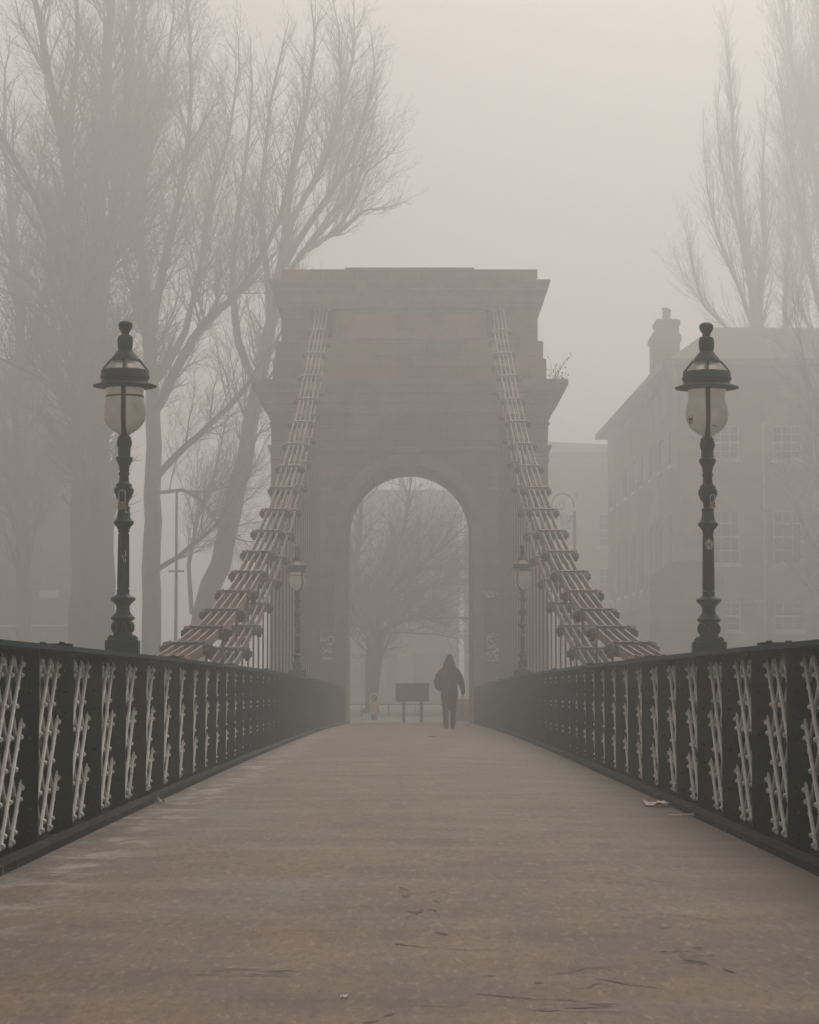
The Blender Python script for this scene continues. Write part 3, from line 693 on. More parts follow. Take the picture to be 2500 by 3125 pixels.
# torso of the jacket, hem to shoulder, then the pointed hood
b.rings([ell(0, 0, .79, .185, .15), ell(0, 0, .80, .21, .165), ell(0, 0, .90, .215, .165), ell(-.005, 0, .93, .20, .155), ell(-.01, 0, 1.05, .205, .155), ell(-.005, 0, 1.2, .225, .16), ell(0, 0, 1.34, .24, .16), ell(0, 0, 1.42, .235, .145), ell(0, .005, 1.48, .19, .13), ell(0, .01, 1.50, .17, .125)])
b.rings([ell(0, .0, 1.42, .20, .135), ell(0, .0, 1.50, .175, .145), ell(0, .01, 1.57, .155, .155), ell(0, .02, 1.64, .13, .15), ell(.005, .02, 1.70, .105, .135), ell(.01, .015, 1.76, .085, .11), ell(.012, .0, 1.80, .062, .08), ell(.012, -.005, 1.828, .032, .04)])
def sleeve(pts, rad):
    b.tube(pts, rad, 14)
    for p, r in zip(pts, rad): b.ball(p, r * .99, 12, 8)
sleeve([(.17, 0, 1.40), (.25, 0, 1.27), (.30, -.01, 1.12), (.325, .02, .98), (.337, .045, .875)], [.085, .082, .074, .064, .054])
sleeve([(-.17, 0, 1.40), (-.27, -.02, 1.28), (-.315, -.06, 1.15), (-.30, .02, 1.03), (-.24, .10, .97)], [.088, .086, .084, .072, .062])
jk = b.build('jacket', 'jacket', per, smooth=True)
rm = jk.modifiers.new('remesh', 'REMESH'); rm.mode = 'VOXEL'; rm.voxel_size = .014; rm.use_smooth_shade = True
sm = jk.modifiers.new('smooth', 'SMOOTH'); sm.iterations = 4; sm.factor = .5
b = MB()
for s_, kn, an in ((-1, (-.09, .03, .50), (-.085, -.06, .07)), (1, (.085, .05, .50), (.088, .06, .07))):
    b.tube([(s_ * .085, 0, .92), (s_ * .10, .01, .80), (kn[0], kn[1], .52), (kn[0] + (an[0] - kn[0]) * .5, (kn[1] + an[1]) / 2 - .015, .30), (an[0], an[1], .075)], [.125, .112, .082, .070, .068], 16)
b.ball((0, 0, .90), .16, 14, 8, (1.15, .85, .7))
tr = b.build('trousers', 'trouser', per, smooth=True)
rm = tr.modifiers.new('remesh', 'REMESH'); rm.mode = 'VOXEL'; rm.voxel_size = .014; rm.use_smooth_shade = True
for an, ty in (((-.085, -.06), .0), ((.090, .06), .03)):
    b = MB(); x, y = an
    b.rings([ell(x, y + .045, .0, .052, .135), ell(x, y + .045, .03, .056, .14), ell(x, y + .035, .06, .052, .12), ell(x, y + .0, .10, .050, .065), ell(x, y - .005, .16, .052, .058)])
    b.build('boot', 'boot', per, smooth=True)

# ------------------------------------------------------------------ things beyond the arch
bd = thing('notice_board', 'dark two-legged notice board seen from behind, standing in the archway beside the walker', 'board', (P(1259, 2115, 88).x, 88.0, ZS))
q = 88 / F; zz = lambda y, d: Zp(y, d)
MB().box(-51 * q, 51 * q, -.04, .04, zz(2141, 88) - ZS, zz(2089, 88) - ZS).build('panel', 'darkboard', bd, bevel=.008)
MB().box(-54 * q, 54 * q, -.055, .055, zz(2089, 88) - ZS + .002, zz(2087, 88) - ZS + .03).build('cap_rail', 'darkboard', bd)
for x in (-26, 27): MB().box(x * q - .055, x * q + .055, -.05 + .0, .05, 0, zz(2141, 88) - ZS - .002).build('leg', 'darkboard', bd, bevel=.006)
kb = thing('keep_left_bollard', 'white-rimmed yellow traffic bollard with a round arrow sign in the street beyond the arch', 'bollard', (P(1142, 2150, 94).x, 94.0, ZS + .004))
hw = 14.5 * 94 / F; h0 = zz(2181, 94) - kb.location.z; h1 = zz(2115, 94) - kb.location.z
def capsule(w, z0, z1, n=12): return [(w * cos(a), z0 + w + w * sin(a)) for a in [pi + pi * k / n for k in range(n + 1)]] + [(w * cos(a), z1 - w + w * sin(a)) for a in [pi * k / n for k in range(n + 1)]]
MB().extrude(capsule(hw, h0, h1), -.12, .12).build('shell', 'white', kb)
zm = h0 + (h1 - h0) * .60
pl = [(x, z) for x, z in capsule(hw - .055, h0 + .055, h1 - .055) if z <= zm]; pl.sort(key=lambda t: 0)
lo = [(hw - .055, zm)]; cap = [((hw - .055) * cos(a), h0 + hw + (hw - .055) * sin(a)) for a in [pi + pi * k / 12 for k in range(13)]]
MB().extrude([(-(hw - .055), zm)] + cap + [(hw - .055, zm)], -.126, -.118).build('yellow_face', 'yellow', kb)
b = MB(); cc = h1 - hw
b.extrude([((hw - .055) * cos(2 * pi * k / 24), cc + (hw - .055) * sin(2 * pi * k / 24)) for k in range(24)], -.128, -.118)
b.build('sign_disc', mat('blue_sign', (.09, .11, .14), None, 8, .5), kb)
b = MB(); b.bar((.08, -.131, cc + .08), (-.06, -.131, cc - .06), .03, .006, up=(0, 1, 0)); b.bar((-.07, -.1315, cc - .07), (.03, -.1315, cc - .07), .006, .03, up=(0, 0, 1)); b.bar((-.07, -.132, cc - .07), (-.07, -.132, cc + .03), .03, .006, up=(0, 1, 0))
b.build('arrow', 'white', kb)
MB().box(-.10, .10, -.10, .10, 0, h0 + .03).build('base', 'darkboard', kb)
cb = thing('street_cabinet', 'low grey street cabinet with a pale top seen just right of the walker', 'cabinet', (P(1412, 2150, 92).x, 92.0, ZS + .004))
MB().box(-.27, .27, -.25, .25, 0, .80).build('body', 'stonep', cb, bevel=.01); MB().box(-.30, .30, -.28, .28, .802, .86).build('lid', 'white', cb, bevel=.01)
MB().box(-.012, .012, -.256, -.25, .06, .76).build('door_seam', 'darkboard', cb)
# metal guard rail along the street
gr = thing('guard_rail', 'thin pale guard rail along the far kerb seen through the archway', 'railing', (0, 104.5, ZS + .008))
for k in range(5): MB().tube([(-3.2 + k * 1.15, 0, 0), (-3.2 + k * 1.15, 0, .50)], .022, 6).build('upright', 'greyframe', gr)
MB().tube([(-3.25, 0, .50), (1.45, 0, .50)], .022, 6).build('top_bar', 'greyframe', gr)
# ornate hooped street lamp and slender pole
hl = thing('hooped_street_lamp', 'tall slender street lamp with a scrolled hoop arm standing beyond the right chain', 'street lamp', (P(1755, 1800, 118).x, 118.0, ZS + .004))
u = 118 / F; X0 = 0; zz0 = lambda y: Zp(y, 118) - hl.location.z
MB().tube([(0, 0, 0), (0, 0, 1.2), (0, 0, 1.25), (0, 0, zz0(1560))], [.17, .15, .10, .075], 10).build('post', 'darkboard', hl, smooth=True)
b = MB()
r = 34 * u; cx, cz = -36 * u, zz0(1545)
b.tube([(cx + r * cos(a), 0, cz + r * 1.15 * sin(a)) for a in [radians(-8 + 196 * k / 24) for k in range(25)]], .035, 6)
def spiral(c, r0, r1, a0, a1, n=22): return [(c[0] + (r0 + (r1 - r0) * k / n) * cos(a0 + (a1 - a0) * k / n), 0, c[1] + (r0 + (r1 - r0) * k / n) * sin(a0 + (a1 - a0) * k / n)) for k in range(n + 1)]
b.tube(spiral((-30 * u, zz0(1577)), 20 * u, 5 * u, radians(20), radians(-440)), .022, 5)
b.tube(spiral((-42 * u, zz0(1540)), 18 * u, 4 * u, radians(190), radians(560)), .02, 5)
b.tube(spiral((6 * u, zz0(1508)), 8 * u, 2 * u, radians(-120), radians(320)), .018, 5)
b.tube([(0, 0, zz0(1560)), (-12 * u, 0, zz0(1590)), (-30 * u, 0, zz0(1602)), (-48 * u, 0, zz0(1590))], .02, 5)
b.build('scroll_arm', 'darkboard', hl, smooth=True)
b = MB(); b.lathe([(.04, 0), (.10, -.06), (.22, -.22), (.24, -.26), (.20, -.28), (.17, -.42), (.09, -.52), (.02, -.55)], 14, c=(-70 * u, 0, zz0(1552)))
b.build('lantern', 'darkboard', hl, smooth=True)
sp = thing('slender_pole', 'slender grey pole with a short crossbar standing among the left tree trunks', 'pole', (P(537, 1900, 100).x, 100.0, ZS + .004))
zs0 = lambda y: Zp(y, 100) - sp.location.z
MB().tube([(0, 0, 0), (0, 0, 1.5), (0, 0, 1.55), (0, 0, zs0(1500))], [.10, .095, .075, .05], 8).build('post', 'darkboard', sp, smooth=True)
MB().box(-.32, .32, -.02, .02, zs0(1746), zs0(1740)).build('crossbar', 'darkboard', sp)
# litter on the deck
def litter(px, py, name, label, cat, fn):
    th = (py - 2090) / F; d = .95 / th
    for _ in range(12): d = -(zd(d) + .016 - CZ) / th if True else d
    p = P(px, py, d); x = p.x; z = zd(d) + .012 + .004 * (1 - abs(x) / 2)
    o = thing(name, label, cat, (x, d, z)); fn(o); return o
def crumple(o, w, h, seed, m='paper'):
    rr = random.Random(seed); b = MB(); n = 7
    for j in range(n):
        for i in range(n): b.v.append(((i / (n - 1) - .5) * w + rr.uniform(-.1, .1) * w / n, (j / (n - 1) - .5) * w * 1.2, .004 + abs(rr.gauss(0, h))))
    for j in range(n - 1):
        for i in range(n - 1): b.f.append((j * n + i, j * n + i + 1, (j + 1) * n + i + 1, (j + 1) * n + i))
    ob = b.build('sheet', m, o); s_ = ob.modifiers.new('thick', 'SOLIDIFY'); s_.thickness = .002
litter(2003, 2452, 'paper_litter', 'torn pinkish paper crumpled on the deck by the right kerb', 'litter', lambda o: crumple(o, .19, .016, 2))
litter(2098, 2484, 'plastic_strip', 'thin white plastic strip lying on the deck against the right kerb', 'litter', lambda o: MB().tube([(-.13, .05, .005), (-.04, -.02, .005), (.04, 0, .008), (.10, .10, .015), (.13, .22, .03)], [.003, .009, .011, .010, .004], 6).build('strip', 'whitelit', o))
litter(494, 2444, 'paper_litter', 'small white crumpled scrap on the left kerb', 'litter', lambda o: crumple(o, .07, .016, 5, 'white'))
litter(1320, 2248, 'dead_leaf', 'dark dead leaf lying far along the deck', 'leaf', lambda o: crumple(o, .14, .010, 7, 'reddark'))
litter(1374, 2278, 'plastic_strip', 'thin white straw lying across the deck in front of the walker', 'litter', lambda o: MB().tube([(-.17, 0, .005), (0, .02, .006), (.18, 0, .005)], .005, 6).build('strip', 'whitelit', o))
litter(1050, 3031, 'leaf_scrap', 'tiny pale leaf scrap alone on the near deck', 'leaf', lambda o: crumple(o, .022, .003, 9))
litter(590, 2407, 'leaf_scrap', 'tiny pale scrap at the foot of the left kerb', 'litter', lambda o: crumple(o, .035, .004, 10))

# dark scuffs, tar lines and blue grey smears on the deck surface
def deckpt(px, py):
    d = .95 / ((py - 2090) / F)
    for _ in range(14): d = (CZ - zd(d) - .014) / ((py - 2090) / F)
    x = (px - 1250) / F * d
    return Vector((x, d, zd(d) + .016 - .004 * abs(x) + .0025))
rk = random.Random(77)
def scuff(lines, m, name):
    b = MB()
    for pts, w in lines:
        P_ = [deckpt(*p) for p in pts]; Q = []
        for k in range(len(P_) - 1):
            n = max(2, int((P_[k + 1] - P_[k]).length / .035))
            for q in range(n): Q.append(P_[k].lerp(P_[k + 1], q / n) + Vector((rk.gauss(0, .004), rk.gauss(0, .007), 0)))
        Q.append(P_[-1]); i0 = len(b.v)
        for k, q in enumerate(Q):
            t = (Q[min(k + 1, len(Q) - 1)] - Q[max(k - 1, 0)]); t.z = 0; t.normalize(); nn = Vector((-t.y, t.x, 0)); ww = w * rk.uniform(.08, .6) * (1 if 0 < k < len(Q) - 1 else .1)
            b.v += [tuple(q + nn * ww), tuple(q - nn * ww)]
        for k in range(len(Q) - 1): b.f.append((i0 + 2 * k, i0 + 2 * k + 1, i0 + 2 * k + 3, i0 + 2 * k + 2))
    o = b.build(name, m, deck, kind='stuff'); return o
M['tar'] = mat('tar_mark', (.06, .06, .058), (.11, .088, .068), 26, .8, lo=.35, hi=.58)
M['smear'] = mat('grey_smear', (.105, .11, .115), (.15, .13, .115), 16, .8, lo=.35, hi=.6)
L1 = []
for cx, cy, n, r in ((1268, 2782, 5, 26), (1345, 2838, 5, 24), (1318, 2770, 3, 18), (1232, 2733, 3, 16), (1325, 2742, 2, 14)):
    for k in range(n):
        a = rk.uniform(-.5, .5) + (pi if rk.random() < .5 else 0); L1.append(([(cx, cy), (cx + r * cos(a), cy + r * .8 * sin(a) + rk.uniform(-6, 6))], .022))
L1 += [([(1208, 2872), (1232, 2876), (1300, 2884), (1400, 2890), (1575, 2890)], .010), ([(1208, 2870), (1240, 2878)], .03),
       ([(1712, 2958), (1790, 2945), (1880, 2935)], .010), ([(1695, 2962), (1740, 2958)], .03), ([(1800, 2970), (1900, 2990), (2005, 3002)], .012), ([(1720, 3008), (1790, 3000), (1830, 2985)], .009),
       ([(2008, 2823), (2055, 2818)], .035), ([(2080, 2905), (2098, 2918), (2150, 2930)], .04), ([(2060, 2880), (2085, 2910)], .018), ([(2195, 2942), (2230, 2955)], .02),
       ([(1450, 3020), (1560, 3032), (1700, 3038), (1800, 3044)], .011), ([(1490, 3025), (1530, 3030)], .03), ([(1630, 2985), (1655, 2990)], .03), ([(1480, 2965), (1510, 2970)], .03),
       ([(650, 2662), (760, 2665), (860, 2668)], .008), ([(470, 2757), (600, 2750), (700, 2748)], .011), ([(680, 2740), (800, 2742), (1100, 2744)], .008), ([(880, 2655), (1000, 2650), (1180, 2655)], .007),
       ([(1000, 2770), (1180, 2775)], .007), ([(400, 2640), (560, 2636)], .008), ([(1205, 2700), (1250, 2712)], .012), ([(1215, 2380), (1225, 2392)], .03), ([(1208, 2345), (1222, 2352)], .02), ([(860, 2600), (950, 2598)], .008),
       ([(1170, 3092), (1215, 3078)], .03), ([(1110, 3108), (1160, 3102)], .025), ([(1230, 2800), (1270, 2790)], .012), ([(1320, 2560), (1380, 2568)], .012), ([(1350, 2590), (1385, 2598)], .010),
       ([(1980, 2775), (2110, 2790), (2180, 2800)], .009), ([(1900, 2720), (2010, 2735)], .008), ([(1100, 3065), (1300, 3058), (1440, 3062)], .007)]
scuff(L1, 'tar', 'scuff_mark')
L2 = []
for cx, cy, n, rx, ry in ((1080, 2515, 34, 100, 12), (1715, 2530, 18, 60, 16), (1840, 2575, 14, 70, 8), (2120, 2900, 18, 110, 40), (1800, 3060, 20, 150, 22), (1480, 2470, 8, 50, 8), (1330, 2550, 10, 40, 10), (1950, 2690, 16, 110, 22), (780, 2960, 14, 180, 20)):
    for k in range(n):
        x = cx + rk.gauss(0, rx * .45); y = cy + rk.gauss(0, ry * .45); l = rk.uniform(.15, .5) * rx; L2.append(([(x - l, y), (x, y + rk.uniform(-1, 1) * 2), (x + l, y)], rk.uniform(.006, .02)))
scuff(L2, 'smear', 'grey_smear')

# ------------------------------------------------------------------ buildings
def frame_to(o, ang): o.rotation_euler = (0, 0, ang)
def wall_on(parent, org, ang, length, z0, z1, th, cols, rows, m, win=True, bars=(2, 3), glass='pane', fm='frame'):
    """wall along local u from org at angle ang, openings at cols (u0,u1) x rows (z0,z1); outside is local -v"""
    e = bpy.data.objects.new('wall', None)
    b = MB(); us = sorted(cols); last = 0
    for u0, u1 in us:
        b.box(last, u0, 0, th, z0, z1); zl = z0
        for r0, r1 in sorted(rows): b.box(u0, u1, 0, th, zl, r0); zl = r1
        b.box(u0, u1, 0, th, zl, z1); last = u1
    b.box(last, length, 0, th, z0, z1)
    w = b.build('wall', m, parent, loc=org); frame_to(w, ang)
    for u0, u1 in us:
        for r0, r1 in sorted(rows):
            f = MB(); t = .07
            W_, H_ = u1 - u0, r1 - r0
            f.box(0, t, .12, .20, 0, H_); f.box(W_ - t, W_, .12, .20, 0, H_); f.box(t, W_ - t, .12, .20, 0, t); f.box(t, W_ - t, .12, .20, H_ - t, H_)
            f.box(t, W_ - t, .115, .20, H_ / 2 - .05, H_ / 2 + .05)
            for k in range(1, bars[0] + 1): x = W_ * k / (bars[0] + 1); f.box(x - .015, x + .015, .14, .19, t, H_ / 2 - .05); f.box(x - .015, x + .015, .14, .19, H_ / 2 + .05, H_ - t)
            for q in (.25, .75): f.box(t, W_ - t, .142, .188, H_ * q - .015, H_ * q + .015)
            c, s_ = cos(ang), sin(ang)
            wo = f.build('window', fm, parent, loc=(org[0] + c * u0, org[1] + s_ * u0, org[2] + r0)); frame_to(wo, ang)
            MB().box(.01, W_ - .01, .21, .225, .01, H_ - .01).build('pane', glass, wo)
            MB().box(-.08, W_ + .08, -.10, .115, -.14, -.002).build('sill', fm, wo)
    return w
G = ZS
# right corner block
A = thing('sandstone_building', 'large sandstone corner block with sash windows, slate roof and tall chimney on the right bank', 'building', (0, 0, 0))
HA = Zp(1116, 110)
xa = (2076 - 1250) / F * 110
rowsA = [(Zp(1402, 110) - G, Zp(1298, 110) - G), (Zp(1721, 110) - G, Zp(1556, 110) - G), (Zp(1925, 110) - G, Zp(1836, 110) - G)]
cu = [((px - 1250) / F * 110 - xa, (px2 - 1250) / F * 110 - xa) for px, px2 in ((2176, 2262), (2362, 2452), (2548, 2638), (2734, 2824), (2920, 3010))]
wall_on(A, (xa, 110, G), 0, 30, 0, HA - G, .4, cu, rowsA, 'tan')
xb, yb_ = (1857 - 1250) / F * 143, 143.0
angA = atan2(110 - yb_, xa - xb); LA = sqrt((110 - yb_) ** 2 + (xa - xb) ** 2)
cols = [(2 + k * 3.9, 3.5 + k * 3.9) for k in range(8)]
wall_on(A, (xb, yb_, G), angA, LA - .01, 0, HA - G, .38, cols, [(Zp(1402, 110) - G, Zp(1298, 110) - G), (Zp(1760, 110) - G, Zp(1556, 110) - G)], 'tan')
MB().box(xa + .4, xa + 29.9, 110.5, 121.9, G, HA - .3).box(xa + .4, xa + 4.4, 121.91, 142, G, HA - .3).build('inner_core', 'darkboard', A)
MB().box(xa + 4.45, xa + 30, 121.95, 122.3, G, HA).box(xa + 4.45, xa + 4.8, 122.31, 142, G, HA).build('rear_wall', 'tan', A)
b = MB(); o_ = .55
# cornice and eaves band
b.bar((xb - .2, yb_ + .3, HA + .12), (xa - .2, 110 - .5, HA + .12), 1.0, .30)
b.box(xa - .5, xa + 30, 109.5, 110.35, HA - .03, HA + .26); b.build('cornice', 'tan', A)
b = MB(); b.bar((xb + .0, yb_ - .1, G + 5.3), (xa, 109.9, G + 5.3), .36, .22); b.box(xa - .16, xa + 30, 109.84, 109.99, G + 5.2, G + 5.42)
b.build('string_course', 'tan', A)
HR_ = Zp(1007, 114)
b = MB(); z0_ = HA + .27
b.v += [(xa - .45, 109.5, z0_), (xa + 30, 109.5, z0_), (xa + 30, 122.4, z0_), (xa + 5, 122.4, z0_), (xa + 5, 143.4, z0_), (xb - .6, 143.4, z0_), (xa + 2.0, 113.2, HR_), (xa + 30, 114.2, HR_), (xa + 30, 118.5, HR_), (xa + 3.4, 118.5, HR_), (xb + 2.2, 140, HR_ - .2)]
b.f += [(0, 1, 7, 6), (1, 2, 8, 7), (2, 3, 9, 8), (3, 4, 10, 9), (4, 5, 10), (5, 0, 6, 10), (6, 7, 8, 9), (6, 9, 10), (5, 4, 3, 2, 1, 0)]; b.build('roof', 'slate', A)
dch = 119.0; k_ = dch / F
cxm = ((1992 + 2076) / 2 - 1250) * k_
b = MB(); zc_ = lambda y: Zp(y, dch)
b.loft([(47 * k_, 1.0, zc_(1215)), (47 * k_, 1.0, zc_(1195)), (41 * k_, .85, zc_(1180)), (41 * k_, .85, zc_(1052)), (46 * k_, .95, zc_(1048)), (46 * k_, .95, zc_(1036)), (40 * k_, .85, zc_(1022))], cxm, dch)
b.loft([(34 * k_, .7, zc_(1024)), (34 * k_, .7, zc_(1000)), (38 * k_, .78, zc_(997)), (38 * k_, .78, zc_(986)), (33 * k_, .7, zc_(980))], cxm + 6 * k_, dch)
ch = b.build('chimney', 'tan', A)
for dx in (2, 12): MB().lathe([(.17, 0), (.20, .06), (.15, .12), (.14, .5), (.18, .54), (.18, .62), (.13, .64)], 12, c=(cxm + dx * k_, dch + (dx - 7) * .05, zc_(981))).build('chimney_pot', 'stonep', ch, smooth=True)
# downpipe, curved porch, street sign
MB().tube([((2333 - 1250) / F * 110, 109.83, Zp(1290, 110)), ((2333 - 1250) / F * 110, 109.83, G)], .06, 8).build('downpipe', 'frame', A)
po = []; px0 = xa - 2.5
b = MB(); pts = [(-1.55, 0), (-1.55, Zp(1775, 109) - G), (-1.3, Zp(1745, 109) - G), (-.7, Zp(1722, 109) - G), (0, Zp(1714, 109) - G), (.7, Zp(1722, 109) - G), (1.3, Zp(1745, 109) - G), (1.55, Zp(1775, 109) - G), (1.55, 0)]
b.extrude([(x, z) for x, z in pts][::-1][::-1], 0, 2.2); pr = b.build('porch', 'grey', A, loc=(xa + .1, 107.2, G))
sg = MB().box(-.78 * .98, .78 * .98, -.03, 0, 0, 27 * 110 / F).build('street_sign', 'white', A, loc=((2279 - 1250) / F * 110, 109.985, Zp(1842, 110)))
for txt, zz_, sz in (('CARLTON', .215, .19), ('PLACE', .045, .16)):
    cu_ = bpy.data.curves.new('lettering', 'FONT'); cu_.body = txt; cu_.size = sz * 1.25; cu_.align_x = 'CENTER'; cu_.extrude = .003
    cu_.materials.append(M['darkboard']); t0_ = bpy.data.objects.new('tmp', cu_); COL.objects.link(t0_); bpy.context.view_layer.update()
    me_ = bpy.data.meshes.new_from_object(t0_.evaluated_get(bpy.context.evaluated_depsgraph_get())); bpy.data.objects.remove(t0_)
    t_ = bpy.data.objects.new('lettering', me_); COL.objects.link(t_); t_.parent = sg; t_.rotation_euler = (pi / 2, 0, 0); t_.location = (0, -.036, zz_)
# left corner block, mirror of the terrace
B_ = thing('sandstone_building', 'dim sandstone terrace behind the great bare trees on the left bank', 'building', (0, 0, 0))
xl = -18.3; rowsB = [(r0, r1) for r0, r1 in rowsA]
wall_on(B_, (xl - 33, 136, G), 0, 33, 0, HA - G + 3, .4, [(2 + k * 3.4, 3.5 + k * 3.4) for k in range(9)], rowsB, 'grey', fm='greyframe')
wall_on(B_, (xl, 136.01, G), pi / 2, 10, 0, HA - G + 3, .4, [(2 + k * 3.9, 3.5 + k * 3.9) for k in range(2)], rowsB[:2], 'grey', fm='greyframe')
b = MB(); HB = HA + 3
b.box(xl - 33, xl + .5, 135.5, 136.4, HB, HB + .3); b.box(xl - .4, xl + .5, 136.41, 146.5, HB, HB + .3); b.build('cornice', 'grey', B_)
b = MB(); b.v += [(xl - 33, 135.5, HB + .31), (xl + .5, 135.5, HB + .31), (xl + .5, 146.5, HB + .31), (xl - 33, 146.5, HB + .31), (xl - 33, 139.5, HB + 1.3), (xl - 3, 139.5, HB + 1.3), (xl - 3, 144, HB + 1.3), (xl - 33, 144, HB + 1.3)]
b.f += [(0, 1, 5, 4), (1, 2, 6, 5), (2, 3, 7, 6), (3, 0, 4, 7), (4, 5, 6, 7), (3, 2, 1, 0)]; b.build('roof', 'slate', B_)
MB().box(xl - 32.9, xl - .5, 136.5, 145.8, G, HB - .3).build('inner_core', 'darkboard', B_)
MB().box(-.55, .55, -.04, 0, 0, .42).build('name_board', 'white', B_, loc=(P(150, 1812, 136).x, 135.985, Zp(1824, 136)))
MB().box(-3.2, 3.2, -.12, 0, 0, .10).build('shop_ledge', 'frame', B_, loc=(P(90, 1908, 136).x, 135.98, Zp(1912, 136)))
# far terrace between the tower and the corner block
C_ = thing('distant_building', 'pale distant terrace fading into the fog between the tower and the corner block', 'building', (0, 0, 0))
dC = 178.0; HC = Zp(1395, dC)
wall_on(C_, (4.0, dC, G), 0, 22, 0, HC - G, .4, [(1.2 + k * 2.9, 2.5 + k * 2.9) for k in range(7)], [(3.5 + 4.0 * k, 5.9 + 4.0 * k) for k in range(3)], mat('buff_stone', (.36, .29, .20), (.30, .25, .19), .5, .9))
b = MB(); b.box(3.6, 26.4, dC - .5, dC + .41, HC, HC + .3); b.build('cornice', 'tan', C_)
b = MB(); b.v += [(3.6, dC - .5, HC + .31), (26.4, dC - .5, HC + .31), (26.4, dC + 12, HC + .31), (3.6, dC + 12, HC + .31), (9.5, dC + 3, HC + 1.5), (12.5, dC + 5, HC + .5), (26.4, dC + 5, HC + .5), (3.8, dC + 3, HC + 1.6)]
b.f += [(0, 1, 5, 4), (0, 4, 7), (1, 2, 6), (1, 6, 5), (2, 3, 7), (2, 7, 4), (2, 4, 6), (4, 5, 6), (3, 0, 7), (3, 2, 1, 0)]; b.build('roof', 'slate', C_)
# far side of the street, seen through the arch
E2 = thing('distant_building', 'faint street front closing the view through the archway', 'building', (0, 0, 0))
wall_on(E2, (-6.5, 172, G), 0, 10.0, 0, 13, .4, [(1 + k * 1.9, 1.9 + k * 1.9) for k in range(5)], [(1.2, 3.6), (5.2, 8.0), (9.6, 11.8)], 'tan', fm='greyframe')
b = MB(); b.box(-6.8, 3.8, 171.6, 172.41, 13.0 + G + .01, 13.35 + G); b.build('cornice', 'tan', E2)
b = MB(); b.v += [(-6.8, 171.6, 13.36 + G), (3.8, 171.6, 13.36 + G), (3.8, 182, 13.36 + G), (-6.8, 182, 13.36 + G), (-6, 176, 15.5 + G), (3, 176, 15.5 + G)]
b.f += [(0, 1, 5, 4), (1, 2, 5), (2, 3, 4, 5), (3, 0, 4), (3, 2, 1, 0)]; b.build('roof', 'slate', E2)

# ------------------------------------------------------------------ bare trees
rt = random.Random(21)
def rvec(s): return Vector((rt.gauss(0, s), rt.gauss(0, s), rt.gauss(0, s)))
def smooth_path(pts, rad, step=.9, wob=.05):
    out = []; rr = []
    n = len(pts)
    for i in range(n - 1):
        p0 = pts[max(i - 1, 0)]; p1 = pts[i]; p2 = pts[i + 1]; p3 = pts[min(i + 2, n - 1)]
        m = max(2, int((p2 - p1).length / step))
        for k in range(m):
            t = k / m; t2 = t * t; t3 = t2 * t
            q = .5 * ((2 * p1) + (p2 - p0) * t + (2 * p0 - 5 * p1 + 4 * p2 - p3) * t2 + (3 * p1 - p0 - 3 * p2 + p3) * t3)
            out.append(q + (rvec(wob) if (i or k) else Vector())); rr.append(rad[i] + (rad[i + 1] - rad[i]) * t)
    out.append(pts[-1]); rr.append(rad[-1]); return out, rr
def branch(mbT, mbC, p, d, L, r, lvl, T_):
    """one branch and its children; T_ holds the tree's habit"""
    n = 5 if lvl <= 1 else (4 if lvl == 2 else 3); pts = [p]; dd = d.normalized()
    for k in range(n):
        pts.append(pts[-1] + dd * L / n)
        dd = (dd + rvec(T_['wob'] * (1.3 if lvl > 1 else 1)) + Vector((0, 0, T_['up'])) ).normalized()
    rads = [max(.004, r * (1 - .78 * k / n)) for k in range(n + 1)]
    (mbT if r > .05 else mbC).tube(pts, rads, 5 if r > .05 else 3, caps=False)
    if lvl >= T_['lv']: return
    nc = max(2, int(L * T_['den'][lvl]))
    for c in range(nc):
        t = T_['t0'] + (1 - T_['t0']) * (c + rt.random()) / nc; i = min(int(t * n), n - 1); q = pts[i].lerp(pts[i + 1], t * n - i)
        tn = (pts[i + 1] - pts[i]).normalized(); sd = tn.cross(rvec(1)).normalized(); a = radians(rt.uniform(*T_['ang']))
        nd = tn * cos(a) + sd * sin(a)
        branch(mbT, mbC, q, nd, L * rt.uniform(*T_['rat']) * (1.15 - .5 * t), max(.005, rads[i] * rt.uniform(.40, .60)), lvl + 1, T_)
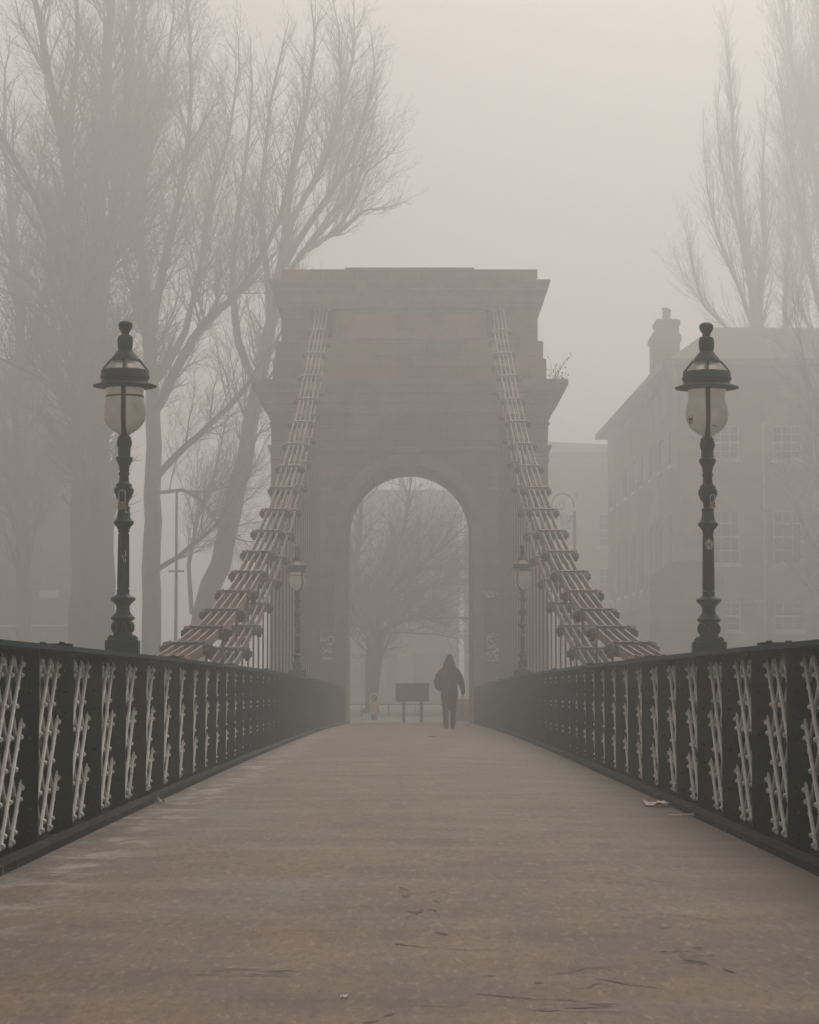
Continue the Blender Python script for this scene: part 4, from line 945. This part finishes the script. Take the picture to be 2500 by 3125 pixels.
def tree(label, limbs, T_, d0, seed, name='bare_tree', group=None, sc=1.0):
    global rt
    d0 *= sc; T_ = dict(T_, kk=T_.get('kk', 2.25) / sc, len0=tuple(x * sc for x in T_['len0']), den=tuple(x / sc for x in T_['den']))
    rt = random.Random(seed); mT = MB(); mC = MB()
    base = D(limbs[0][0][0][0], limbs[0][0][0][1], d0); base.z = G
    root = thing(name, label, 'tree', base, group)
    for li, (path, r0, r1, dof, kids) in enumerate(limbs):
        r0 *= sc; r1 *= sc; dof *= sc
        pts = []
        for j, (x, y) in enumerate(path):
            t = j / max(1, len(path) - 1); pts.append(D(x, y, d0 + dof * (t if li else t * .5)))
        if li == 0 or path[0][1] > 1350: pts[0].z = G - .1
        rad = [r0 + (r1 - r0) * j / (len(path) - 1) for j in range(len(path))]
        if li == 0 or path[0][1] > 1350: pts.insert(1, pts[0].lerp(pts[1], .12)); rad.insert(0, r0 * 1.45)
        sp_, sr = smooth_path(pts, rad, .9 * sc, .035)
        mT.tube(sp_, sr, 9 if r0 > .2 else 6)
        # leader's tip ends in a spray
        if kids[0] <= 0: continue
        tot = sum((sp_[i + 1] - sp_[i]).length for i in range(len(sp_) - 1)); nc = int(tot * kids[0] * T_.get('kk', 1.95)); 
        for c in range(nc):
            t = kids[1] + (1 - kids[1]) * (c + rt.random()) / nc; fi = t * (len(sp_) - 1); i = min(int(fi), len(sp_) - 2); q = sp_[i].lerp(sp_[i + 1], fi - i)
            tn = (sp_[i + 1] - sp_[i]).normalized(); sd = tn.cross(rvec(1)).normalized(); a = radians(rt.uniform(*T_['ang0']))
            branch(mT, mC, q, tn * cos(a) + sd * sin(a) + Vector((0, 0, T_['up0'])), rt.uniform(*T_['len0']) * (1.1 - .5 * t), sr[i] * rt.uniform(.18, .36) + .010, 1, T_)
        branch(mT, mC, sp_[-1], sp_[-1] - sp_[-2], T_['len0'][1] * .7, sr[-1], 1, T_)
    inv = -base
    for m in (mT, mC): m.v = [(x + inv.x, y + inv.y, z + inv.z) for x, y, z in m.v]
    mT.build('trunk', 'bark', root, smooth=True); mC.build('crown', 'twig', root)
    return root
wide = dict(wob=.13, up=.06, lv=4, den=(0, 2.8, 4.2, 5.6), t0=.1, ang=(20, 50), rat=(.38, .62), ang0=(25, 60), up0=.15, len0=(2.2, 5.0))
upr = dict(wide, up=.12, up0=.45, ang=(18, 42), wob=.10)
# dense multi-stemmed tree far left
tree('massive multi-stemmed bare tree filling the far left, behind the left lamp', [
    ([(208, 1375), (206, 1100), (200, 850), (196, 650), (205, 450), (222, 220), (236, -60)], .62, .12, 2, (1.5, .25)),
    ([(170, 1378), (172, 1000), (168, 700), (160, 500), (140, 330), (105, 180), (70, -40)], .42, .09, -3, (1.4, .3)),
    ([(186, 800), (150, 640), (110, 500), (55, 380), (-20, 240)], .22, .07, -4, (1.4, .15)),
    ([(205, 700), (232, 480), (262, 260), (275, 60), (300, -80)], .26, .08, 4, (1.4, .15)),
    ([(168, 760), (120, 660), (60, 590), (-30, 540)], .16, .05, 3, (1.3, .1)),
    ([(150, 420), (148, 250), (165, 80), (160, -60)], .14, .06, -2, (1.4, .1)),
    ([(222, 560), (252, 470), (300, 380), (340, 230), (362, 60)], .15, .05, 5, (1.5, .1)),
    ([(190, 950), (140, 850), (90, 800), (10, 760)], .13, .04, -3, (1.2, .1)),
], dict(upr, kk=1.4), 86, 4, sc=1.24)
# tree with the pale straight trunk right of the lamp
tree('tall bare tree with a straight trunk immediately right of the left lamp', [
    ([(318, 1378), (321, 1200), (322, 1000), (320, 830), (312, 700), (300, 560), (285, 420), (290, 240), (300, 60)], .40, .08, 2, (1.0, .5)),
    ([(322, 870), (360, 800), (410, 715), (458, 655), (520, 590), (572, 500), (600, 410), (625, 290)], .22, .05, -3, (1.1, .25)),
    ([(322, 1015), (372, 960), (420, 912), (478, 862), (528, 798), (566, 742)], .15, .06, -2, (1.0, .2)),
    ([(322, 1205), (378, 1168), (425, 1132), (470, 1090), (500, 1040)], .11, .04, -3, (1.0, .1)),
    ([(322, 1038), (385, 1032), (420, 1052), (450, 1092), (475, 1118)], .085, .04, -2, (1.3, .1)),
    ([(315, 740), (335, 600), (365, 470), (392, 330), (402, 180), (395, 20)], .20, .05, 3, (1.3, .15)),
    ([(330, 800), (390, 700), (420, 560), (440, 430), (478, 300), (500, 170)], .16, .045, 5, (1.3, .2)),
    ([(312, 690), (275, 600), (258, 500), (262, 380)], .12, .05, -4, (1.2, .2)),
], dict(upr, len0=(2.0, 4.4)), 93, 9, sc=1.2)
# leaning tree whose crown spreads to the right
tree('leaning bare tree curving up to a wide crown beside the tower', [
    ([(392, 1378), (432, 1290), (462, 1190), (488, 1080), (512, 965), (538, 840), (562, 720), (585, 610), (600, 500), (612, 380), (640, 240), (660, 110)], .46, .06, 1, (1.0, .42)),
    ([(545, 820), (505, 720), (492, 600), (496, 470), (520, 340), (530, 200)], .17, .05, 3, (1.4, .2)),
    ([(572, 680), (560, 560), (548, 430), (560, 300), (580, 170)], .14, .05, -2, (1.5, .2)),
    ([(595, 600), (640, 530), (690, 500), (728, 478), (760, 448), (785, 440)], .13, .035, 2, (1.5, .15)),
    ([(600, 560), (650, 470), (702, 400), (742, 320), (762, 255), (780, 190)], .15, .04, -3, (1.6, .2)),
    ([(605, 480), (660, 380), (700, 270), (735, 160), (745, 90)], .13, .04, 3, (1.7, .2)),
    ([(640, 530), (700, 450), (750, 390), (770, 320), (785, 260)], .11, .035, 4, (1.7, .1)),
    ([(640, 420), (690, 330), (720, 220), (715, 100)], .10, .035, -4, (1.6, .1)),
    ([(690, 500), (740, 440), (762, 378), (785, 352)], .07, .03, -2, (1.6, .1)),
    ([(404, 1292), (398, 1190), (418, 1090), (450, 1000), (470, 915)], .10, .04, 3, (1.1, .2)),
], dict(upr, len0=(1.6, 3.4), up=.14), 90, 17, sc=1.32)
tree('twiggy bare tree at the left edge of the picture', [
    ([(52, 1380), (48, 1100), (38, 850), (44, 650), (20, 420), (10, 250)], .34, .08, 3, (1.3, .25)),
    ([(40, 800), (80, 690), (105, 560), (100, 420)], .16, .05, -3, (1.4, .1)),
    ([(44, 900), (-10, 780), (-60, 650)], .15, .05, 2, (1.2, .1)),
], upr, 96, 31, sc=1.24)
# tree in the street behind the arch
tree('spreading bare street tree seen through the left half of the archway', [
    ([(782, 1455), (782, 1400), (783, 1360), (775, 1330), (760, 1270), (752, 1180), (760, 1080)], .34, .10, 3, (2.0, .5)),
    ([(784, 1380), (806, 1345), (835, 1315), (868, 1305), (905, 1302)], .20, .06, -1, (1.8, .3)),
    ([(785, 1365), (800, 1290), (822, 1210), (850, 1120), (862, 1040)], .18, .06, 2, (2.2, .3)),
    ([(770, 1320), (730, 1260), (690, 1200), (650, 1150)], .16, .05, 2, (1.8, .3)),
    ([(810, 1260), (850, 1220), (900, 1180), (945, 1140)], .12, .05, -2, (2.4, .1)),
    ([(800, 1290), (850, 1265), (900, 1240), (960, 1225)], .10, .04, 3, (2.4, .1)),
], dict(wide, den=(0, 2.6, 3.6, 4.5), up=.04), 118, 8, 'street_tree')
pop = dict(wob=.055, up=.10, lv=4, kk=1.5, den=(0, 2.0, 2.6, 3.2), t0=.08, ang=(12, 30), rat=(.36, .58), ang0=(7, 19), up0=.35, len0=(2.2, 5.6))
tree('tall pointed poplar rising behind the sandstone block', [
    ([(1600, 1380), (1594, 1000), (1590, 720), (1582, 600), (1566, 480), (1550, 360), (1541, 230), (1535, 110)], .42, .02, 1, (1.7, .42)),
    ([(1594, 740), (1600, 620), (1612, 500), (1605, 400), (1608, 315)], .26, .04, 2, (1.4, .15)),
    ([(1588, 690), (1555, 600), (1520, 520), (1498, 440), (1488, 380)], .16, .04, -2, (1.4, .1)),
    ([(1575, 560), (1540, 430), (1515, 330), (1512, 240)], .14, .03, 3, (1.3, .1)),
    ([(1590, 730), (1530, 690), (1480, 640), (1462, 570)], .12, .03, -3, (1.5, .1)),
], pop, 146, 5, 'poplar_tree', 'poplars behind the sandstone block')
tree('bare tree leaning in from the right edge in front of the sandstone block', [
    ([(1800, 1380), (1782, 1150), (1772, 950), (1768, 760), (1760, 600)], .26, .06, 1, (1.2, .2)),
    ([(1780, 1180), (1745, 1060), (1722, 950), (1705, 850)], .11, .03, -2, (1.3, .1)),
    ([(1778, 1060), (1735, 900), (1700, 790), (1680, 700)], .10, .03, 2, (1.3, .1)),
    ([(1785, 1250), (1740, 1180), (1700, 1130), (1670, 1050)], .09, .03, -1, (1.3, .1)),
    ([(1785, 1300), (1750, 1260), (1715, 1250), (1690, 1220)], .07, .03, -1, (1.3, .1)),
], dict(upr, len0=(1.6, 3.6)), 104, 13)
tree('slim low poplar between its two taller neighbours', [
    ([(1665, 1380), (1660, 900), (1652, 700), (1655, 600), (1660, 520), (1658, 440)], .28, .03, 1, (1.3, .5)),
    ([(1655, 700), (1680, 620), (1690, 560), (1694, 500)], .12, .03, 2, (1.4, .1)),
], dict(pop, len0=(1.8, 4.0)), 148, 6, 'poplar_tree', 'poplars behind the sandstone block')
tree('huge poplar cut off by the right edge of the picture', [
    ([(1790, 1380), (1780, 900), (1768, 700), (1760, 500), (1745, 300), (1725, 120), (1715, -60)], .42, .05, 1, (1.7, .35)),
    ([(1740, 700), (1712, 580), (1690, 460), (1665, 340), (1650, 240)], .22, .04, -2, (1.5, .1)),
    ([(1735, 560), (1720, 400), (1700, 260), (1665, 130), (1652, 20)], .20, .05, 2, (1.5, .1)),
    ([(1738, 420), (1768, 250), (1755, 80), (1752, -60)], .14, .04, -1, (1.6, .05)),
    ([(1742, 760), (1700, 680), (1672, 600), (1660, 500)], .14, .04, 3, (1.5, .1)),
], dict(pop, len0=(3.0, 8.0)), 143, 7, 'poplar_tree', 'poplars behind the sandstone block')

# ------------------------------------------------------------------ fog, sky, sun, camera
hz = MB().box(-220, 220, -210, 390, -10.6, 50); ho = hz.build('haze', M['paper'], kind='stuff')
hm = bpy.data.materials.new('fog'); hm.use_nodes = True; N = hm.node_tree.nodes; L = hm.node_tree.links
for x in list(N):
    if x.type == 'BSDF_PRINCIPLED': N.remove(x)
pv = N.new('ShaderNodeVolumePrincipled'); pv.inputs['Color'].default_value = (.88, .927, .95, 1)
pv.inputs['Density'].default_value = .0076; pv.inputs['Anisotropy'].default_value = .7
L.new(pv.outputs[0], N['Material Output'].inputs['Volume'])
ho.data.materials.clear(); ho.data.materials.append(hm)
W_ = bpy.data.worlds.new('World'); SC.world = W_; W_.use_nodes = True
N = W_.node_tree.nodes; L = W_.node_tree.links; bg = N['Background']
sky = N.new('ShaderNodeTexSky'); sky.sky_type = 'NISHITA'; sky.sun_disc = False
EL, ROT = radians(52), radians(18)
sky.sun_elevation = EL; sky.sun_rotation = ROT; sky.dust_density = 6; sky.air_density = 1.5
bw = N.new('ShaderNodeRGBToBW'); L.new(sky.outputs[0], bw.inputs[0])
# overcast: the sky's own light made nearly grey, brighter overhead (CIE overcast sky)
tc = N.new('ShaderNodeTexCoord'); se = N.new('ShaderNodeSeparateXYZ'); L.new(tc.outputs['Generated'], se.inputs[0])
mr = N.new('ShaderNodeMapRange'); mr.inputs[1].default_value = 0; mr.inputs[2].default_value = 1; mr.inputs[3].default_value = .15; mr.inputs[4].default_value = 1.8
L.new(se.outputs['Z'], mr.inputs[0])
ml = N.new('ShaderNodeMath'); ml.operation = 'MULTIPLY'; L.new(bw.outputs[0], ml.inputs[0]); L.new(mr.outputs[0], ml.inputs[1])
tn = N.new('ShaderNodeMix'); tn.data_type = 'RGBA'; tn.blend_type = 'MULTIPLY'; tn.inputs[0].default_value = 1
cr = N.new('ShaderNodeValToRGB'); cr.color_ramp.elements[0].position = 0; cr.color_ramp.elements[0].color = (.92, .98, 1.03, 1)
cr.color_ramp.elements[1].position = .45; cr.color_ramp.elements[1].color = (1.17, .965, .82, 1); L.new(se.outputs['Z'], cr.inputs[0]); L.new(cr.outputs[0], tn.inputs[7]); L.new(ml.outputs[0], tn.inputs[6]); L.new(tn.outputs[2], bg.inputs['Color'])
bg.inputs['Strength'].default_value = .12
sl = bpy.data.lights.new('sun', 'SUN'); sl.energy = .7; sl.angle = radians(30); sl.color = (1, .96, .915)
so = bpy.data.objects.new('sun', sl); COL.objects.link(so)
sd = Vector((sin(ROT) * cos(EL), cos(ROT) * cos(EL), sin(EL)))
so.rotation_euler = sd.to_track_quat('Z', 'Y').to_euler(); so.location = (0, 0, 60)
cam = bpy.data.cameras.new('camera'); co = bpy.data.objects.new('camera', cam); COL.objects.link(co)
cam.sensor_fit = 'VERTICAL'; cam.sensor_height = 36; cam.lens = F / 3125 * 36; cam.clip_end = 2000; cam.clip_start = .1
co.location = (0, 0, CZ); co.rotation_euler = (pi / 2 + TH, 0, 0)
cam.dof.use_dof = True; cam.dof.focus_distance = 45; cam.dof.aperture_fstop = 18
SC.camera = co
SC.view_settings.view_transform = 'Standard'; SC.view_settings.look = 'None'; SC.view_settings.gamma = 1
SC.view_settings.exposure = -0.16
cy = SC.cycles
cy.volume_bounces = 4; cy.max_bounces = 8; cy.diffuse_bounces = 3; cy.volume_step_rate = 1; cy.use_denoising = True
try: cy.denoiser = 'OPENIMAGEDENOISE'
except Exception: pass
cy.use_adaptive_sampling = False
try: cy.denoising_input_passes = 'RGB_ALBEDO_NORMAL'; cy.denoising_prefilter = 'ACCURATE'
except Exception: pass
